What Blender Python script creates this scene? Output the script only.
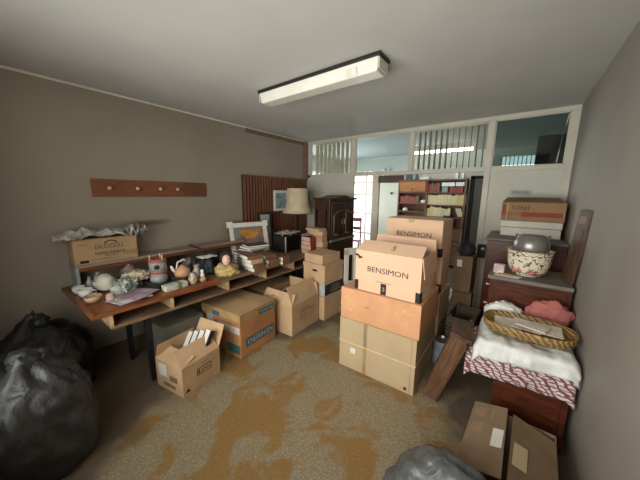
import bpy, bmesh, math, random
from mathutils import Vector, Matrix, noise

for o in list(bpy.data.objects):
    bpy.data.objects.remove(o, do_unlink=True)
scene = bpy.context.scene
C = scene.collection
R = math.radians

# ------------------------------------------------------------------ camera
cam_d = bpy.data.cameras.new('camera')
cam_d.sensor_fit = 'HORIZONTAL'
cam_d.sensor_width = 36.0
cam_d.lens = 264.94 / 640 * 36.0
cam_d.clip_start = 0.02
cam = bpy.data.objects.new('camera', cam_d)
C.objects.link(cam)
yaw, pit, rol = -0.6410, -0.1730, 0.01083
fw = Vector((math.sin(yaw) * math.cos(pit), math.cos(yaw) * math.cos(pit), math.sin(pit)))
r0 = Vector((math.cos(yaw), -math.sin(yaw), 0))
u0 = r0.cross(fw)
rt = r0 * math.cos(rol) + u0 * math.sin(rol)
up = -r0 * math.sin(rol) + u0 * math.cos(rol)
m = Matrix((rt, up, -fw)).transposed().to_4x4()
m.translation = Vector((0, 0, 1.7))
cam.matrix_world = m
scene.camera = cam

# ------------------------------------------------------------------ world, light, exposure
world = bpy.data.worlds.new('world')
scene.world = world
world.use_nodes = True
bg = world.node_tree.nodes['Background']
bg.inputs[0].default_value = (0.93, 0.97, 1.0, 1)
bg.inputs[1].default_value = 1.6
vs = scene.view_settings
vs.view_transform = 'Standard'
vs.look = 'None'
vs.gamma = 1
vs.use_curve_mapping = False
vs.exposure = 0.12

def area_light(name, loc, rot, sx, sy, power, col):
    d = bpy.data.lights.new(name, 'AREA')
    d.shape = 'RECTANGLE'; d.size = sx; d.size_y = sy; d.energy = power; d.color = col
    o = bpy.data.objects.new(name, d); C.objects.link(o)
    o.location = loc; o.rotation_euler = rot
    return o
# daylight entering the window in the wall behind the photographer
area_light('window_daylight', (-1.15, -0.62, 1.52), (R(90), 0, 0), 2.5, 1.55, 112, (1.0, 0.95, 0.88))
# daylight entering the glazed door and the side window of the room beyond
area_light('far_daylight', (-3.72, 7.12, 1.3), (R(-90), 0, 0), 0.75, 1.9, 52, (0.94, 0.985, 1.0))
area_light('far_side_daylight', (-4.72, 5.6, 1.5), (0, R(-90), 0), 1.5, 1.6, 100, (0.93, 0.98, 1.0))

# ------------------------------------------------------------------ materials
MATS = {}
def nodes_of(name):
    mt = bpy.data.materials.new(name); mt.use_nodes = True
    nt = mt.node_tree
    return mt, nt, nt.nodes, nt.links, nt.nodes['Principled BSDF']
def rgb(c): return (c[0], c[1], c[2], 1.0)
def mat(name, col, rough=0.6, var=0.12, scale=6.0, stretch=(1, 1, 1), bump=0.0, bscale=60, metal=0.0, col2=None, spec=0.35, detail=4):
    """procedural: noise driven colour variation + optional noise bump, object coordinates"""
    if name in MATS: return MATS[name]
    mt, nt, N, L, P = nodes_of(name)
    tc = N.new('ShaderNodeTexCoord'); mp = N.new('ShaderNodeMapping')
    mp.inputs['Scale'].default_value = stretch
    L.new(tc.outputs['Object'], mp.inputs[0])
    nz = N.new('ShaderNodeTexNoise'); nz.inputs['Scale'].default_value = scale; nz.inputs['Detail'].default_value = detail
    L.new(mp.outputs[0], nz.inputs['Vector'])
    cr = N.new('ShaderNodeValToRGB')
    c2 = col2 if col2 else tuple(max(0, x * (1 - var * 2)) for x in col)
    c1 = col if col2 else tuple(x * (1 + var) for x in col)
    cr.color_ramp.elements[0].position = 0.3; cr.color_ramp.elements[1].position = 0.7
    cr.color_ramp.elements[0].color = rgb(c2); cr.color_ramp.elements[1].color = rgb(c1)
    L.new(nz.outputs[0], cr.inputs[0]); L.new(cr.outputs[0], P.inputs['Base Color'])
    P.inputs['Roughness'].default_value = rough; P.inputs['Metallic'].default_value = metal
    P.inputs['Specular IOR Level'].default_value = spec
    if bump:
        n2 = N.new('ShaderNodeTexNoise'); n2.inputs['Scale'].default_value = bscale; n2.inputs['Detail'].default_value = 3
        L.new(mp.outputs[0], n2.inputs['Vector'])
        b = N.new('ShaderNodeBump'); b.inputs['Strength'].default_value = bump; b.inputs['Distance'].default_value = 0.01
        L.new(n2.outputs[0], b.inputs['Height']); L.new(b.outputs[0], P.inputs['Normal'])
    MATS[name] = mt
    return mt
def emis(name, col, strength):
    mt, nt, N, L, P = nodes_of(name)
    P.inputs['Base Color'].default_value = rgb(col)
    P.inputs['Emission Color'].default_value = rgb(col); P.inputs['Emission Strength'].default_value = strength
    MATS[name] = mt; return mt
def glass(name, tint=(0.9, 0.96, 0.95), refl=1.0):
    mt = bpy.data.materials.new(name); mt.use_nodes = True
    nt = mt.node_tree; N = nt.nodes; L = nt.links
    N.remove(N['Principled BSDF'])
    t = N.new('ShaderNodeBsdfTransparent'); t.inputs[0].default_value = rgb(tint)
    g = N.new('ShaderNodeBsdfGlossy'); g.inputs['Roughness'].default_value = 0.03
    fr = N.new('ShaderNodeFresnel'); fr.inputs[0].default_value = 1.5
    nz = N.new('ShaderNodeTexNoise'); nz.inputs['Scale'].default_value = 3
    mu = N.new('ShaderNodeMath'); mu.operation = 'MULTIPLY'; mu.inputs[1].default_value = refl
    mx = N.new('ShaderNodeMixShader')
    L.new(fr.outputs[0], mu.inputs[0]); L.new(mu.outputs[0], mx.inputs[0])
    L.new(t.outputs[0], mx.inputs[1]); L.new(g.outputs[0], mx.inputs[2])
    L.new(mx.outputs[0], N['Material Output'].inputs[0])
    MATS[name] = mt; return mt

# walls
M_WALL_L = mat('taupe_wall', (0.325, 0.280, 0.218), 0.75, 0.06, 1.2, bump=0.05, bscale=40)
M_WALL_R = mat('grey_plaster_wall', (0.305, 0.278, 0.24), 0.6, 0.05, 1.5, bump=0.08, bscale=20)
M_CEIL = mat('ceiling_paint', (0.545, 0.54, 0.51), 0.8, 0.03, 2.0, bump=0.05, bscale=30)
M_CREAM = mat('cream_panel', (0.56, 0.55, 0.47), 0.55, 0.03, 2)
M_FRAME = mat('cream_frame_paint', (0.60, 0.56, 0.48), 0.5, 0.05, 4)
M_FARWALL = mat('far_wall_paint', (0.62, 0.62, 0.56), 0.8, 0.04, 2)
M_TRIMWHITE = mat('white_cornice', (0.75, 0.68, 0.60), 0.6, 0.05, 4)
M_TRIMBROWN = mat('brown_trim', (0.20, 0.135, 0.085), 0.5, 0.1, 8)
M_GLASS = glass('window_glass', (0.95, 0.97, 0.95))
M_GLASSB = glass('bluish_glass', (0.84, 0.91, 0.92), 1.3)
M_GLASSD = glass('dim_greenish_glass', (0.50, 0.60, 0.58), 1.6)
M_CLEAR = glass('clear_pane', (0.97, 0.99, 0.99), 0.6)
# cardboard
def card(name, col, var=0.07):
    return mat(name, col, 0.8, var, 5, bump=0.10, bscale=25, spec=0.15)
M_KRAFT = card('kraft_card', (0.46, 0.30, 0.165))
M_KRAFTL = card('light_kraft_card', (0.58, 0.385, 0.225))
M_BENS = card('pinkish_kraft_card', (0.76, 0.50, 0.335), 0.03)
M_ORANGE = card('orange_card', (0.66, 0.345, 0.18), 0.06)
M_ORANGE2 = card('rust_card', (0.50, 0.245, 0.11), 0.12)
M_GREYK = card('grey_beige_card', (0.50, 0.375, 0.225), 0.04)
M_DKRAFT = card('dark_kraft_card', (0.22, 0.145, 0.085), 0.12)
M_INSIDE = card('inner_card', (0.33, 0.22, 0.13))
M_TAPE = mat('brown_tape', (0.42, 0.29, 0.12), 0.3, 0.08, 10)
M_PALETAPE = mat('pale_strap', (0.68, 0.55, 0.30), 0.4, 0.05, 10)
M_WHITE = mat('white_paper', (0.75, 0.72, 0.66), 0.7, 0.05, 20)
M_INK = mat('black_ink', (0.020, 0.017, 0.015), 0.6, 0.1, 20)
M_INKSOFT = mat('faded_ink', (0.06, 0.042, 0.032), 0.7, 0.15, 30)
M_INKRED = mat('red_ink', (0.27, 0.055, 0.035), 0.7, 0.1, 20)
M_INKBLUE = mat('blue_ink', (0.075, 0.135, 0.17), 0.6, 0.1, 20)
M_TEAL = mat('teal_ink', (0.05, 0.16, 0.15), 0.6, 0.1, 20)
M_INKPALE = mat('pale_blue_print', (0.52, 0.58, 0.60), 0.6, 0.05, 20)
M_INKORANGE = mat('orange_print', (0.78, 0.47, 0.23), 0.7, 0.1, 20)
# woods
def wood(name, col, rough=0.45, axis=(1, 1, 12), var=0.22, spec=0.35):
    return mat(name, col, rough, var, 5, stretch=axis, bump=0.06, bscale=12, spec=spec, detail=6)
M_REDWOOD = wood('red_brown_varnished_wood', (0.095, 0.025, 0.012), 0.32, (2, 2, 9))
M_REDTOP = wood('red_brown_desk_wood', (0.23, 0.075, 0.030), 0.38, (10, 1.5, 10))
M_DESK = wood('brown_desk_wood', (0.235, 0.145, 0.085), 0.5, (10, 1.2, 10))
M_DESKL = wood('pale_raw_wood', (0.50, 0.33, 0.17), 0.6, (3, 3, 3))
M_LEDGE = wood('dusty_ledge_wood', (0.34, 0.27, 0.20), 0.6, (10, 1.2, 6), 0.1)
M_DARKWOOD = wood('dark_brown_wood', (0.050, 0.023, 0.013), 0.38, (6, 6, 1.2))
M_DARKWOODL = wood('worn_moulding_wood', (0.20, 0.125, 0.08), 0.35, (6, 6, 1.2))
M_SLAT = wood('slat_wood', (0.20, 0.085, 0.048), 0.45, (8, 8, 1.0))
M_SLATBACK = wood('slat_back_wood', (0.035, 0.016, 0.011), 0.6, (8, 8, 1.0))
M_RAIL = wood('coat_rail_wood', (0.235, 0.082, 0.038), 0.4, (10, 1.5, 10), 0.12)
M_PLANK = wood('worn_plank_wood', (0.15, 0.075, 0.040), 0.5, (12, 12, 1.3))
M_DUST = mat('dusty_grey_top', (0.19, 0.17, 0.145), 0.75, 0.12, 6)
M_CASE = wood('bookcase_wood', (0.20, 0.095, 0.055), 0.45, (1.5, 8, 8))
M_CASEDOOR = wood('bookcase_door_wood', (0.40, 0.17, 0.07), 0.4, (1.5, 8, 8), 0.12)
# misc
M_BLACK = mat('black_paint', (0.018, 0.018, 0.019), 0.4, 0.1, 10)
M_BLACKM = mat('black_matt', (0.02, 0.019, 0.018), 0.7, 0.1, 10)
M_STEEL = mat('steel', (0.5, 0.5, 0.5), 0.3, 0.05, 10, metal=1)
M_BRASS = mat('pale_knob', (0.62, 0.50, 0.36), 0.35, 0.05, 10)
M_DIFF = mat('cream_diffuser', (0.74, 0.715, 0.63), 0.45, 0.03, 6)
M_PLASTW = mat('white_plastic', (0.66, 0.63, 0.55), 0.45, 0.05, 6)
M_DARKGLASS = mat('dark_screen', (0.012, 0.013, 0.014), 0.15, 0.05, 6)
M_FUR = mat('dark_fabric', (0.03, 0.028, 0.027), 0.9, 0.25, 12, bump=0.3, bscale=60)

def bagmat(name, col, rough, sc=9):
    mt, nt, N, L, P = nodes_of(name)
    tc = N.new('ShaderNodeTexCoord'); mp = N.new('ShaderNodeMapping'); mp.inputs['Scale'].default_value = (1, 1, 0.45)
    L.new(tc.outputs['Object'], mp.inputs[0])
    nz = N.new('ShaderNodeTexNoise'); nz.inputs['Scale'].default_value = sc; nz.inputs['Detail'].default_value = 6; nz.inputs['Distortion'].default_value = 1.6
    L.new(mp.outputs[0], nz.inputs['Vector'])
    b = N.new('ShaderNodeBump'); b.inputs['Strength'].default_value = 0.55; b.inputs['Distance'].default_value = 0.03
    L.new(nz.outputs[0], b.inputs['Height']); L.new(b.outputs[0], P.inputs['Normal'])
    cr = N.new('ShaderNodeValToRGB')
    cr.color_ramp.elements[0].color = rgb(tuple(c * 0.7 for c in col)); cr.color_ramp.elements[1].color = rgb(tuple(c * 1.4 for c in col))
    L.new(nz.outputs[0], cr.inputs[0]); L.new(cr.outputs[0], P.inputs['Base Color'])
    P.inputs['Roughness'].default_value = rough; P.inputs['Specular IOR Level'].default_value = 0.5
    MATS[name] = mt; return mt
M_BAGBLACK = bagmat('black_bag_plastic', (0.012, 0.012, 0.0125), 0.42)
M_BAGGREY = bagmat('dark_grey_bag_plastic', (0.027, 0.0265, 0.026), 0.45)
M_BAGCLEAR = bagmat('pale_grey_bag_plastic', (0.085, 0.088, 0.088), 0.36, 6)

def mapped(N, L, scale):
    tc = N.new('ShaderNodeTexCoord'); mp = N.new('ShaderNodeMapping'); mp.inputs['Scale'].default_value = scale
    L.new(tc.outputs['Object'], mp.inputs[0]); return mp.outputs[0]
def mixc(N, L, fac, a, b):
    mx = N.new('ShaderNodeMix'); mx.data_type = 'RGBA'
    if fac is not None:
        if isinstance(fac, (int, float)): mx.inputs[0].default_value = fac
        else: L.new(fac, mx.inputs[0])
    for k, s in ((6, a), (7, b)):
        if isinstance(s, tuple): mx.inputs[k].default_value = rgb(s)
        else: L.new(s, mx.inputs[k])
    return mx.outputs[2]
def ramp(N, L, src, p0, p1):
    cr = N.new('ShaderNodeValToRGB'); e = cr.color_ramp.elements
    lo, hi = min(p0, p1), max(p0, p1)
    a, b = ((0, 0, 0, 1), (1, 1, 1, 1)) if p0 <= p1 else ((1, 1, 1, 1), (0, 0, 0, 1))
    e[0].position = lo; e[1].position = hi; e[0].color = a; e[1].color = b
    L.new(src, cr.inputs[0]); return cr.outputs[0]
def noise_n(N, L, vec, scale, detail=4, dist=0.0):
    n = N.new('ShaderNodeTexNoise'); n.inputs['Scale'].default_value = scale; n.inputs['Detail'].default_value = detail; n.inputs['Distortion'].default_value = dist
    L.new(vec, n.inputs['Vector']); return n.outputs[0]

def floor_material():
    mt, nt, N, L, P = nodes_of('worn_glue_stained_floor')
    v = mapped(N, L, (1, 1, 1))
    # coarse ragged patches: rusty glue residue against pale grit
    a = noise_n(N, L, v, 3.0, 6, 0.5)
    for (cx, cy, rad, k) in ((-1.50, 1.18, 0.62, 0.13), (-0.80, 1.38, 0.42, 0.11), (-2.05, 0.72, 0.30, 0.10), (-1.62, 2.25, 0.45, 0.10), (-1.05, 0.85, 0.40, 0.10)):
        dd = N.new('ShaderNodeVectorMath'); dd.operation = 'DISTANCE'; L.new(v, dd.inputs[0]); dd.inputs[1].default_value = (cx, cy, 0)
        ma = N.new('ShaderNodeMath'); ma.operation = 'MULTIPLY_ADD'; ma.inputs[1].default_value = k
        L.new(ramp(N, L, dd.outputs['Value'], rad, rad * 0.2), ma.inputs[0]); L.new(a, ma.inputs[2]); a = ma.outputs[0]
    patch = ramp(N, L, a, 0.545, 0.60)
    vo = N.new('ShaderNodeTexVoronoi'); vo.inputs['Scale'].default_value = 74; L.new(v, vo.inputs['Vector'])
    grit = mixc(N, L, ramp(N, L, vo.outputs['Distance'], 0.15, 0.55), (0.36, 0.305, 0.205), (0.26, 0.208, 0.128))
    fine = noise_n(N, L, v, 70, 3)
    rust = mixc(N, L, ramp(N, L, fine, 0.3, 0.7), (0.235, 0.135, 0.047), (0.31, 0.185, 0.070))
    worn = mixc(N, L, patch, grit, rust)
    # smooth brown covering at the edges, with the shade there painted into its dark tone; the worn middle has a ragged outline
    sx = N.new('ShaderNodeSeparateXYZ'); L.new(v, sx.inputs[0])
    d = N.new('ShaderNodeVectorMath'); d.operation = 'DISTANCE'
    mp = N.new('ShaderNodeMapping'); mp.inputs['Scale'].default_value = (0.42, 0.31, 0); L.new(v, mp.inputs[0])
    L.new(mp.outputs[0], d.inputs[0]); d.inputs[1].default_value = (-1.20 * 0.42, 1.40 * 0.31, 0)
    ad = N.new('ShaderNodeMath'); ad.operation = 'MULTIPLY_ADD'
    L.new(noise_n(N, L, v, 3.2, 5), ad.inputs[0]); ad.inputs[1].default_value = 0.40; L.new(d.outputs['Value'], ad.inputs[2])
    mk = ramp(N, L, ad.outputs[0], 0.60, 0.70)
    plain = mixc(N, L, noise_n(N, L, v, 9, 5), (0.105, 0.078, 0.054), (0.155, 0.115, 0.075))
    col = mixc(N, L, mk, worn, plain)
    L.new(col, P.inputs['Base Color']); P.inputs['Roughness'].default_value = 0.72; P.inputs['Specular IOR Level'].default_value = 0.2
    b = N.new('ShaderNodeBump'); b.inputs['Strength'].default_value = 0.35; b.inputs['Distance'].default_value = 0.006
    L.new(vo.outputs['Distance'], b.inputs['Height']); L.new(b.outputs[0], P.inputs['Normal'])
    MATS['floor'] = mt; return mt
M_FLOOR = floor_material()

def flower_material():
    mt, nt, N, L, P = nodes_of('rose_pattern_ceramic')
    v = mapped(N, L, (1, 1, 1))
    vo = N.new('ShaderNodeTexVoronoi'); vo.inputs['Scale'].default_value = 7.5; L.new(v, vo.inputs['Vector'])
    n = noise_n(N, L, v, 28, 3, 0.8)
    rose = ramp(N, L, vo.outputs['Distance'], 0.34, 0.27)
    inner = mixc(N, L, ramp(N, L, n, 0.42, 0.55), (0.40, 0.08, 0.10), (0.76, 0.46, 0.42))
    leaf = mixc(N, L, ramp(N, L, noise_n(N, L, v, 22, 2, 1.5), 0.56, 0.60), (0.76, 0.70, 0.54), (0.19, 0.11, 0.06))
    base = mixc(N, L, rose, leaf, inner)
    L.new(base, P.inputs['Base Color']); P.inputs['Roughness'].default_value = 0.18
    MATS['rose'] = mt; return mt
M_ROSE = flower_material()

def stripe_material():
    mt, nt, N, L, P = nodes_of('burgundy_striped_towel')
    v = mapped(N, L, (1, 1, 1))
    w = N.new('ShaderNodeTexWave'); w.inputs['Scale'].default_value = 11; w.inputs['Distortion'].default_value = 7.0; w.inputs['Detail'].default_value = 1
    w.bands_direction = 'DIAGONAL'; L.new(v, w.inputs['Vector'])
    w2 = N.new('ShaderNodeTexWave'); w2.inputs['Scale'].default_value = 15; w2.inputs['Distortion'].default_value = 6.0; w2.bands_direction = 'Z'; L.new(v, w2.inputs['Vector'])
    c = mixc(N, L, ramp(N, L, w.outputs[0], 0.66, 0.76), (0.66, 0.60, 0.55), (0.20, 0.055, 0.075))
    c = mixc(N, L, ramp(N, L, w2.outputs[0], 0.72, 0.8), c, (0.24, 0.08, 0.10))
    L.new(c, P.inputs['Base Color']); P.inputs['Roughness'].default_value = 0.9
    MATS['stripe'] = mt; return mt
M_STRIPE = stripe_material()

def wicker_material():
    mt, nt, N, L, P = nodes_of('golden_wicker')
    v = mapped(N, L, (1, 1, 1))
    w = N.new('ShaderNodeTexWave'); w.inputs['Scale'].default_value = 14; w.inputs['Distortion'].default_value = 6; w.inputs['Detail'].default_value = 2
    w.bands_direction = 'DIAGONAL'; L.new(v, w.inputs['Vector'])
    c = mixc(N, L, w.outputs[0], (0.20, 0.115, 0.035), (0.46, 0.30, 0.11))
    L.new(c, P.inputs['Base Color']); P.inputs['Roughness'].default_value = 0.55
    b = N.new('ShaderNodeBump'); b.inputs['Strength'].default_value = 0.6; b.inputs['Distance'].default_value = 0.01
    L.new(w.outputs[0], b.inputs['Height']); L.new(b.outputs[0], P.inputs['Normal'])
    MATS['wicker'] = mt; return mt
M_WICKER = wicker_material()

# ------------------------------------------------------------------ mesh helpers
def NB(): return bmesh.new()
def bx(bm, a, b, M=None):
    x0, y0, z0 = a; x1, y1, z1 = b
    v = [bm.verts.new(p) for p in ((x0, y0, z0), (x1, y0, z0), (x1, y1, z0), (x0, y1, z0), (x0, y0, z1), (x1, y0, z1), (x1, y1, z1), (x0, y1, z1))]
    if M is not None:
        for q in v: q.co = M @ q.co
    for f in ((0, 3, 2, 1), (4, 5, 6, 7), (0, 1, 5, 4), (1, 2, 6, 5), (2, 3, 7, 6), (3, 0, 4, 7)):
        bm.faces.new([v[i] for i in f])
    return bm
def hexa(bm, pts):
    """8 corners: bottom loop 4 (ccw from above), top loop 4"""
    v = [bm.verts.new(p) for p in pts]
    for f in ((0, 3, 2, 1), (4, 5, 6, 7), (0, 1, 5, 4), (1, 2, 6, 5), (2, 3, 7, 6), (3, 0, 4, 7)):
        bm.faces.new([v[i] for i in f])
    return bm
def plate(bm, p00, p10, p11, p01, t):
    """thin plate over a quad, thickness t along the normal"""
    p = [Vector(q) for q in (p00, p10, p11, p01)]
    n = (p[1] - p[0]).cross(p[3] - p[0]).normalized() * t
    return hexa(bm, [q - n for q in p] + p)
def tube(bm, pts, rad, seg=8, caps=True):
    pts = [Vector(p) for p in pts]
    rads = rad if isinstance(rad, (list, tuple)) else [rad] * len(pts)
    rings = []
    for i, p in enumerate(pts):
        t = (pts[min(i + 1, len(pts) - 1)] - pts[max(i - 1, 0)]).normalized()
        a = t.cross(Vector((0, 0, 1)))
        if a.length < 0.05: a = t.cross(Vector((1, 0, 0)))
        a.normalize(); b = t.cross(a)
        rings.append([bm.verts.new(p + (a * math.cos(2 * math.pi * k / seg) + b * math.sin(2 * math.pi * k / seg)) * rads[i]) for k in range(seg)])
    for i in range(len(rings) - 1):
        for k in range(seg):
            bm.faces.new((rings[i][k], rings[i][(k + 1) % seg], rings[i + 1][(k + 1) % seg], rings[i + 1][k]))
    if caps:
        bm.faces.new(rings[0][::-1]); bm.faces.new(rings[-1])
    return bm
def lathe(bm, prof, seg=24, sx=1, sy=1, center=(0, 0, 0)):
    cx, cy, cz = center
    rings = []
    for r, z in prof:
        if r < 1e-5: rings.append([bm.verts.new((cx, cy, cz + z))])
        else: rings.append([bm.verts.new((cx + r * sx * math.cos(2 * math.pi * k / seg), cy + r * sy * math.sin(2 * math.pi * k / seg), cz + z)) for k in range(seg)])
    for a, b in zip(rings, rings[1:]):
        for k in range(seg):
            k2 = (k + 1) % seg
            if len(a) == 1 and len(b) == 1: continue
            if len(a) == 1: bm.faces.new((a[0], b[k2], b[k]))
            elif len(b) == 1: bm.faces.new((a[k], a[k2], b[0]))
            else: bm.faces.new((a[k], a[k2], b[k2], b[k]))
    return bm
def obj(name, bm, mt, parent=None, smooth=False, bevel=0.0, loc=None, rot=None):
    me = bpy.data.meshes.new(name)
    bmesh.ops.recalc_face_normals(bm, faces=bm.faces)
    bm.to_mesh(me); bm.free()
    if smooth:
        for p in me.polygons: p.use_smooth = True
    me.materials.append(mt)
    o = bpy.data.objects.new(name, me); C.objects.link(o)
    if parent is not None: o.parent = parent
    if loc is not None: o.location = loc
    if rot is not None: o.rotation_euler = rot
    if bevel:
        md = o.modifiers.new('bevel', 'BEVEL'); md.width = bevel; md.segments = 2; md.limit_method = 'ANGLE'
    return o
def tag(o, label, cat, group=None):
    o['label'] = label; o['category'] = cat
    if group: o['group'] = group
    return o
def thing(name, label, cat, loc=(0, 0, 0), rz=0.0, group=None):
    o = bpy.data.objects.new(name, None); C.objects.link(o)
    o.empty_display_size = 0.1
    o.location = loc; o.rotation_euler = (0, 0, rz)
    return tag(o, label, cat, group)
def struct(name, bm, mt, label=None, **k):
    o = obj(name, bm, mt, **k)
    if k.get('parent') is None: o['kind'] = 'structure'
    if label: o['label'] = label
    return o
def B(a, b, M=None): return bx(NB(), a, b, M)

FACE = {'front': lambda u, w, off: Matrix(((1, 0, 0, u), (0, 0, -1, -off), (0, 1, 0, w), (0, 0, 0, 1))),
        'right': lambda u, w, off: Matrix(((0, 0, 1, off), (1, 0, 0, u), (0, 1, 0, w), (0, 0, 0, 1))),
        'top': lambda u, w, off: Matrix(((1, 0, 0, u), (0, 1, 0, w), (0, 0, 1, off), (0, 0, 0, 1)))}
def text(parent, s, face, u, w, off, width, height, mt, name='printed_lettering', shear=0.0):
    """flat print: centred at (u,w) on a face whose plane lies at off"""
    cu = bpy.data.curves.new(name, 'FONT'); cu.body = s; cu.align_x = 'LEFT'; cu.size = 1.0; cu.resolution_u = 2; cu.shear = shear
    t = bpy.data.objects.new(name, cu); C.objects.link(t)
    me = bpy.data.meshes.new_from_object(t.evaluated_get(bpy.context.evaluated_depsgraph_get()))
    bpy.data.objects.remove(t, do_unlink=True)
    xs = [v.co.x for v in me.vertices]; ys = [v.co.y for v in me.vertices]
    if not xs: return
    cx, cy = (min(xs) + max(xs)) / 2, (min(ys) + max(ys)) / 2
    fx, fy = width / (max(xs) - min(xs)), height / (max(ys) - min(ys))
    Mx = FACE[face](u, w, off + 0.0018)
    for v in me.vertices: v.co = Mx @ Vector(((v.co.x - cx) * fx, (v.co.y - cy) * fy, 0))
    me.materials.clear(); me.materials.append(mt)
    o = bpy.data.objects.new(name, me); C.objects.link(o); o.parent = parent
    return o
def sticker(parent, face, u, w, off, width, height, mt, name='sticker', t=0.0012, rot=0.0):
    Mx = FACE[face](u, w, off + t / 2 + 0.0003) @ Matrix.Rotation(rot, 4, 'Z')
    return obj(name, B((-width / 2, -height / 2, -t / 2), (width / 2, height / 2, t / 2), Mx), mt, parent)

def blob_bm(rx, ry, rz, seed=0, amp=0.25, freq=2.0, sub=4, flat=True, knot=0.0, ridge=0.0):
    bm = NB()
    bmesh.ops.create_icosphere(bm, subdivisions=sub, radius=1.0)
    off = Vector((seed * 7.3, seed * 3.1, seed * 1.7))
    for v in bm.verts:
        d = v.co.normalized()
        n = noise.fractal(d * freq + off, 0.9, 2.0, 4)
        rg = (1 - abs(noise.noise(d * freq * 2.3 + off * 2))) ** 3 if ridge else 0
        s = 1 + amp * n + ridge * (rg - 0.4)
        p = Vector((d.x * rx, d.y * ry, d.z * rz)) * s
        if knot and d.z > 0.80:
            k = (d.z - 0.80) / 0.20
            p.x *= (1 - 0.75 * k); p.y *= (1 - 0.75 * k); p.z += knot * k * k
        if flat:
            lo = -rz * 0.55
            if p.z < lo: p.z = lo + (p.z - lo) * 0.02
        v.co = p
    z0 = min(v.co.z for v in bm.verts)
    for v in bm.verts: v.co.z -= z0
    return bm
def blob(name, label, cat, loc, r, mt, seed=0, rz=0.0, parent=None, **k):
    o = obj(name, blob_bm(r[0], r[1], r[2], seed, **k), mt, parent, smooth=True, loc=loc, rot=(0, 0, rz))
    if parent is None: tag(o, label, cat)
    return o
def sheet_bm(nx, ny, fn, t=0.004):
    """grid surface fn(u,v)->point with u,v in 0..1, thickened"""
    bm = NB()
    g = [[bm.verts.new(fn(i / nx, j / ny)) for j in range(ny + 1)] for i in range(nx + 1)]
    for i in range(nx):
        for j in range(ny):
            bm.faces.new((g[i][j], g[i + 1][j], g[i + 1][j + 1], g[i][j + 1]))
    return bm
def solid(o, t):
    md = o.modifiers.new('solidify', 'SOLIDIFY'); md.thickness = t; md.offset = 0
    return o
def fn3(x, y, z, s=1.0): return noise.fractal(Vector((x, y, z)) * s, 0.9, 2.0, 4)

# ================================================================== THE SETTING
XL, XR, YP, H = -3.51, 0.43, 4.25, 2.70
YB = -0.25            # wall behind the photographer
FX0, FX1, FY = -4.6, 1.9, 7.0   # room beyond the partition
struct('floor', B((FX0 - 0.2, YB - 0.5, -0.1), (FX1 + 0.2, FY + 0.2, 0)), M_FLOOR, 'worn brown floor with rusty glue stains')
struct('ceiling', B((FX0 - 0.2, YB - 0.5, H), (FX1 + 0.2, FY + 0.2, H + 0.1)), M_CEIL, 'plain grey white ceiling')
struct('wall_left', B((XL - 0.12, YB - 0.35, 0), (XL, YP, H)), M_WALL_L, 'taupe painted wall with coat rail')
struct('wall_right', B((XR, YB - 0.35, 0), (XR + 0.12, YP - 0.03, H)), M_WALL_R, 'grey plaster wall beside the red brown chests')
# back wall with window opening
wx0, wx1, wz0, wz1 = -2.40, 0.10, 0.75, 2.28
TB = 0.30
bm = NB()
bx(bm, (XL, YB - TB, 0), (wx0, YB, H)); bx(bm, (wx1, YB - TB, 0), (XR, YB, H))
bx(bm, (wx0, YB - TB, 0), (wx1, YB, wz0)); bx(bm, (wx0, YB - TB, wz1), (wx1, YB, H))
struct('wall_back', bm, M_WALL_L, 'taupe wall with a wide window')
bm = NB()
for x in (wx0, (wx0 + wx1) / 2 - 0.025, wx1 - 0.05): bx(bm, (x, YB - 0.12 - 0.08, wz0), (x + 0.05, YB - 0.12 - 0.03, wz1))
for z in (wz0, wz1 - 0.05): bx(bm, (wx0, YB - 0.12 - 0.08, z), (wx1, YB - 0.12 - 0.03, z + 0.05))
w1 = struct('window_1', bm, M_FRAME, 'wide painted window behind the photographer')
for k in range(2):
    x = wx0 + 0.05 + k * (wx1 - wx0) / 2
    obj('pane', B((x, YB - 0.12 - 0.058, wz0 + 0.05), (x + (wx1 - wx0) / 2 - 0.08, YB - 0.12 - 0.052, wz1 - 0.05)), M_CLEAR, w1)
struct('trim_1', B((XL, YB, H - 0.018), (XL + 0.014, YP - 0.07, H)), M_TRIMWHITE, 'thin white cornice line along the taupe wall')
struct('trim_2', B((XL, 2.75, H - 0.075), (XL + 0.02, YP - 0.07, H - 0.018)), M_TRIMBROWN, 'brown beam under the ceiling')
struct('trim_3', B((XL, YP - 0.12, 1.98), (XL + 0.055, YP - 0.05, H - 0.018)), M_TRIMBROWN, 'brown corner post')

# ---- partition: posts, rails, solid panels, transom windows
px = [-3.45, -2.445, -1.425, -0.395, 0.375]
zr0, zr1 = 2.015, 2.065
def frame_bar(name, a, b, label): return struct(name, B(a, b), M_FRAME, label, bevel=0.004)
frame_bar('trim_4', (XL, YP - 0.03, zr0), (XR, YP + 0.03, zr1), 'cream horizontal rail of the partition')
frame_bar('trim_5', (XL, YP - 0.03, H - 0.05), (XR, YP + 0.03, H), 'cream top rail of the partition')
frame_bar('trim_6', (XL, YP - 0.03, 0), (-3.40, YP + 0.03, H - 0.05), 'cream end post beside the slatted panel')
frame_bar('trim_7', (-2.485, YP - 0.028, zr1), (-2.405, YP + 0.028, H - 0.05), 'cream transom post beside the blinds')
frame_bar('trim_8', (-1.455, YP - 0.028, zr1), (-1.395, YP + 0.028, H - 0.05), 'cream transom post between bluish pane and blinds')
frame_bar('trim_9', (-0.43, YP - 0.035, 0), (-0.36, YP + 0.035, H - 0.05), 'tall cream door post of the partition')
frame_bar('trim_10', (0.355, YP - 0.032, zr0 - 0.6), (XR, YP + 0.032, H - 0.05), 'cream end post beside the grey wall')
frame_bar('trim_11', (-2.475, YP - 0.03, 0), (-2.42, YP + 0.03, zr0), 'cream door post beside the dark wardrobe')
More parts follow.
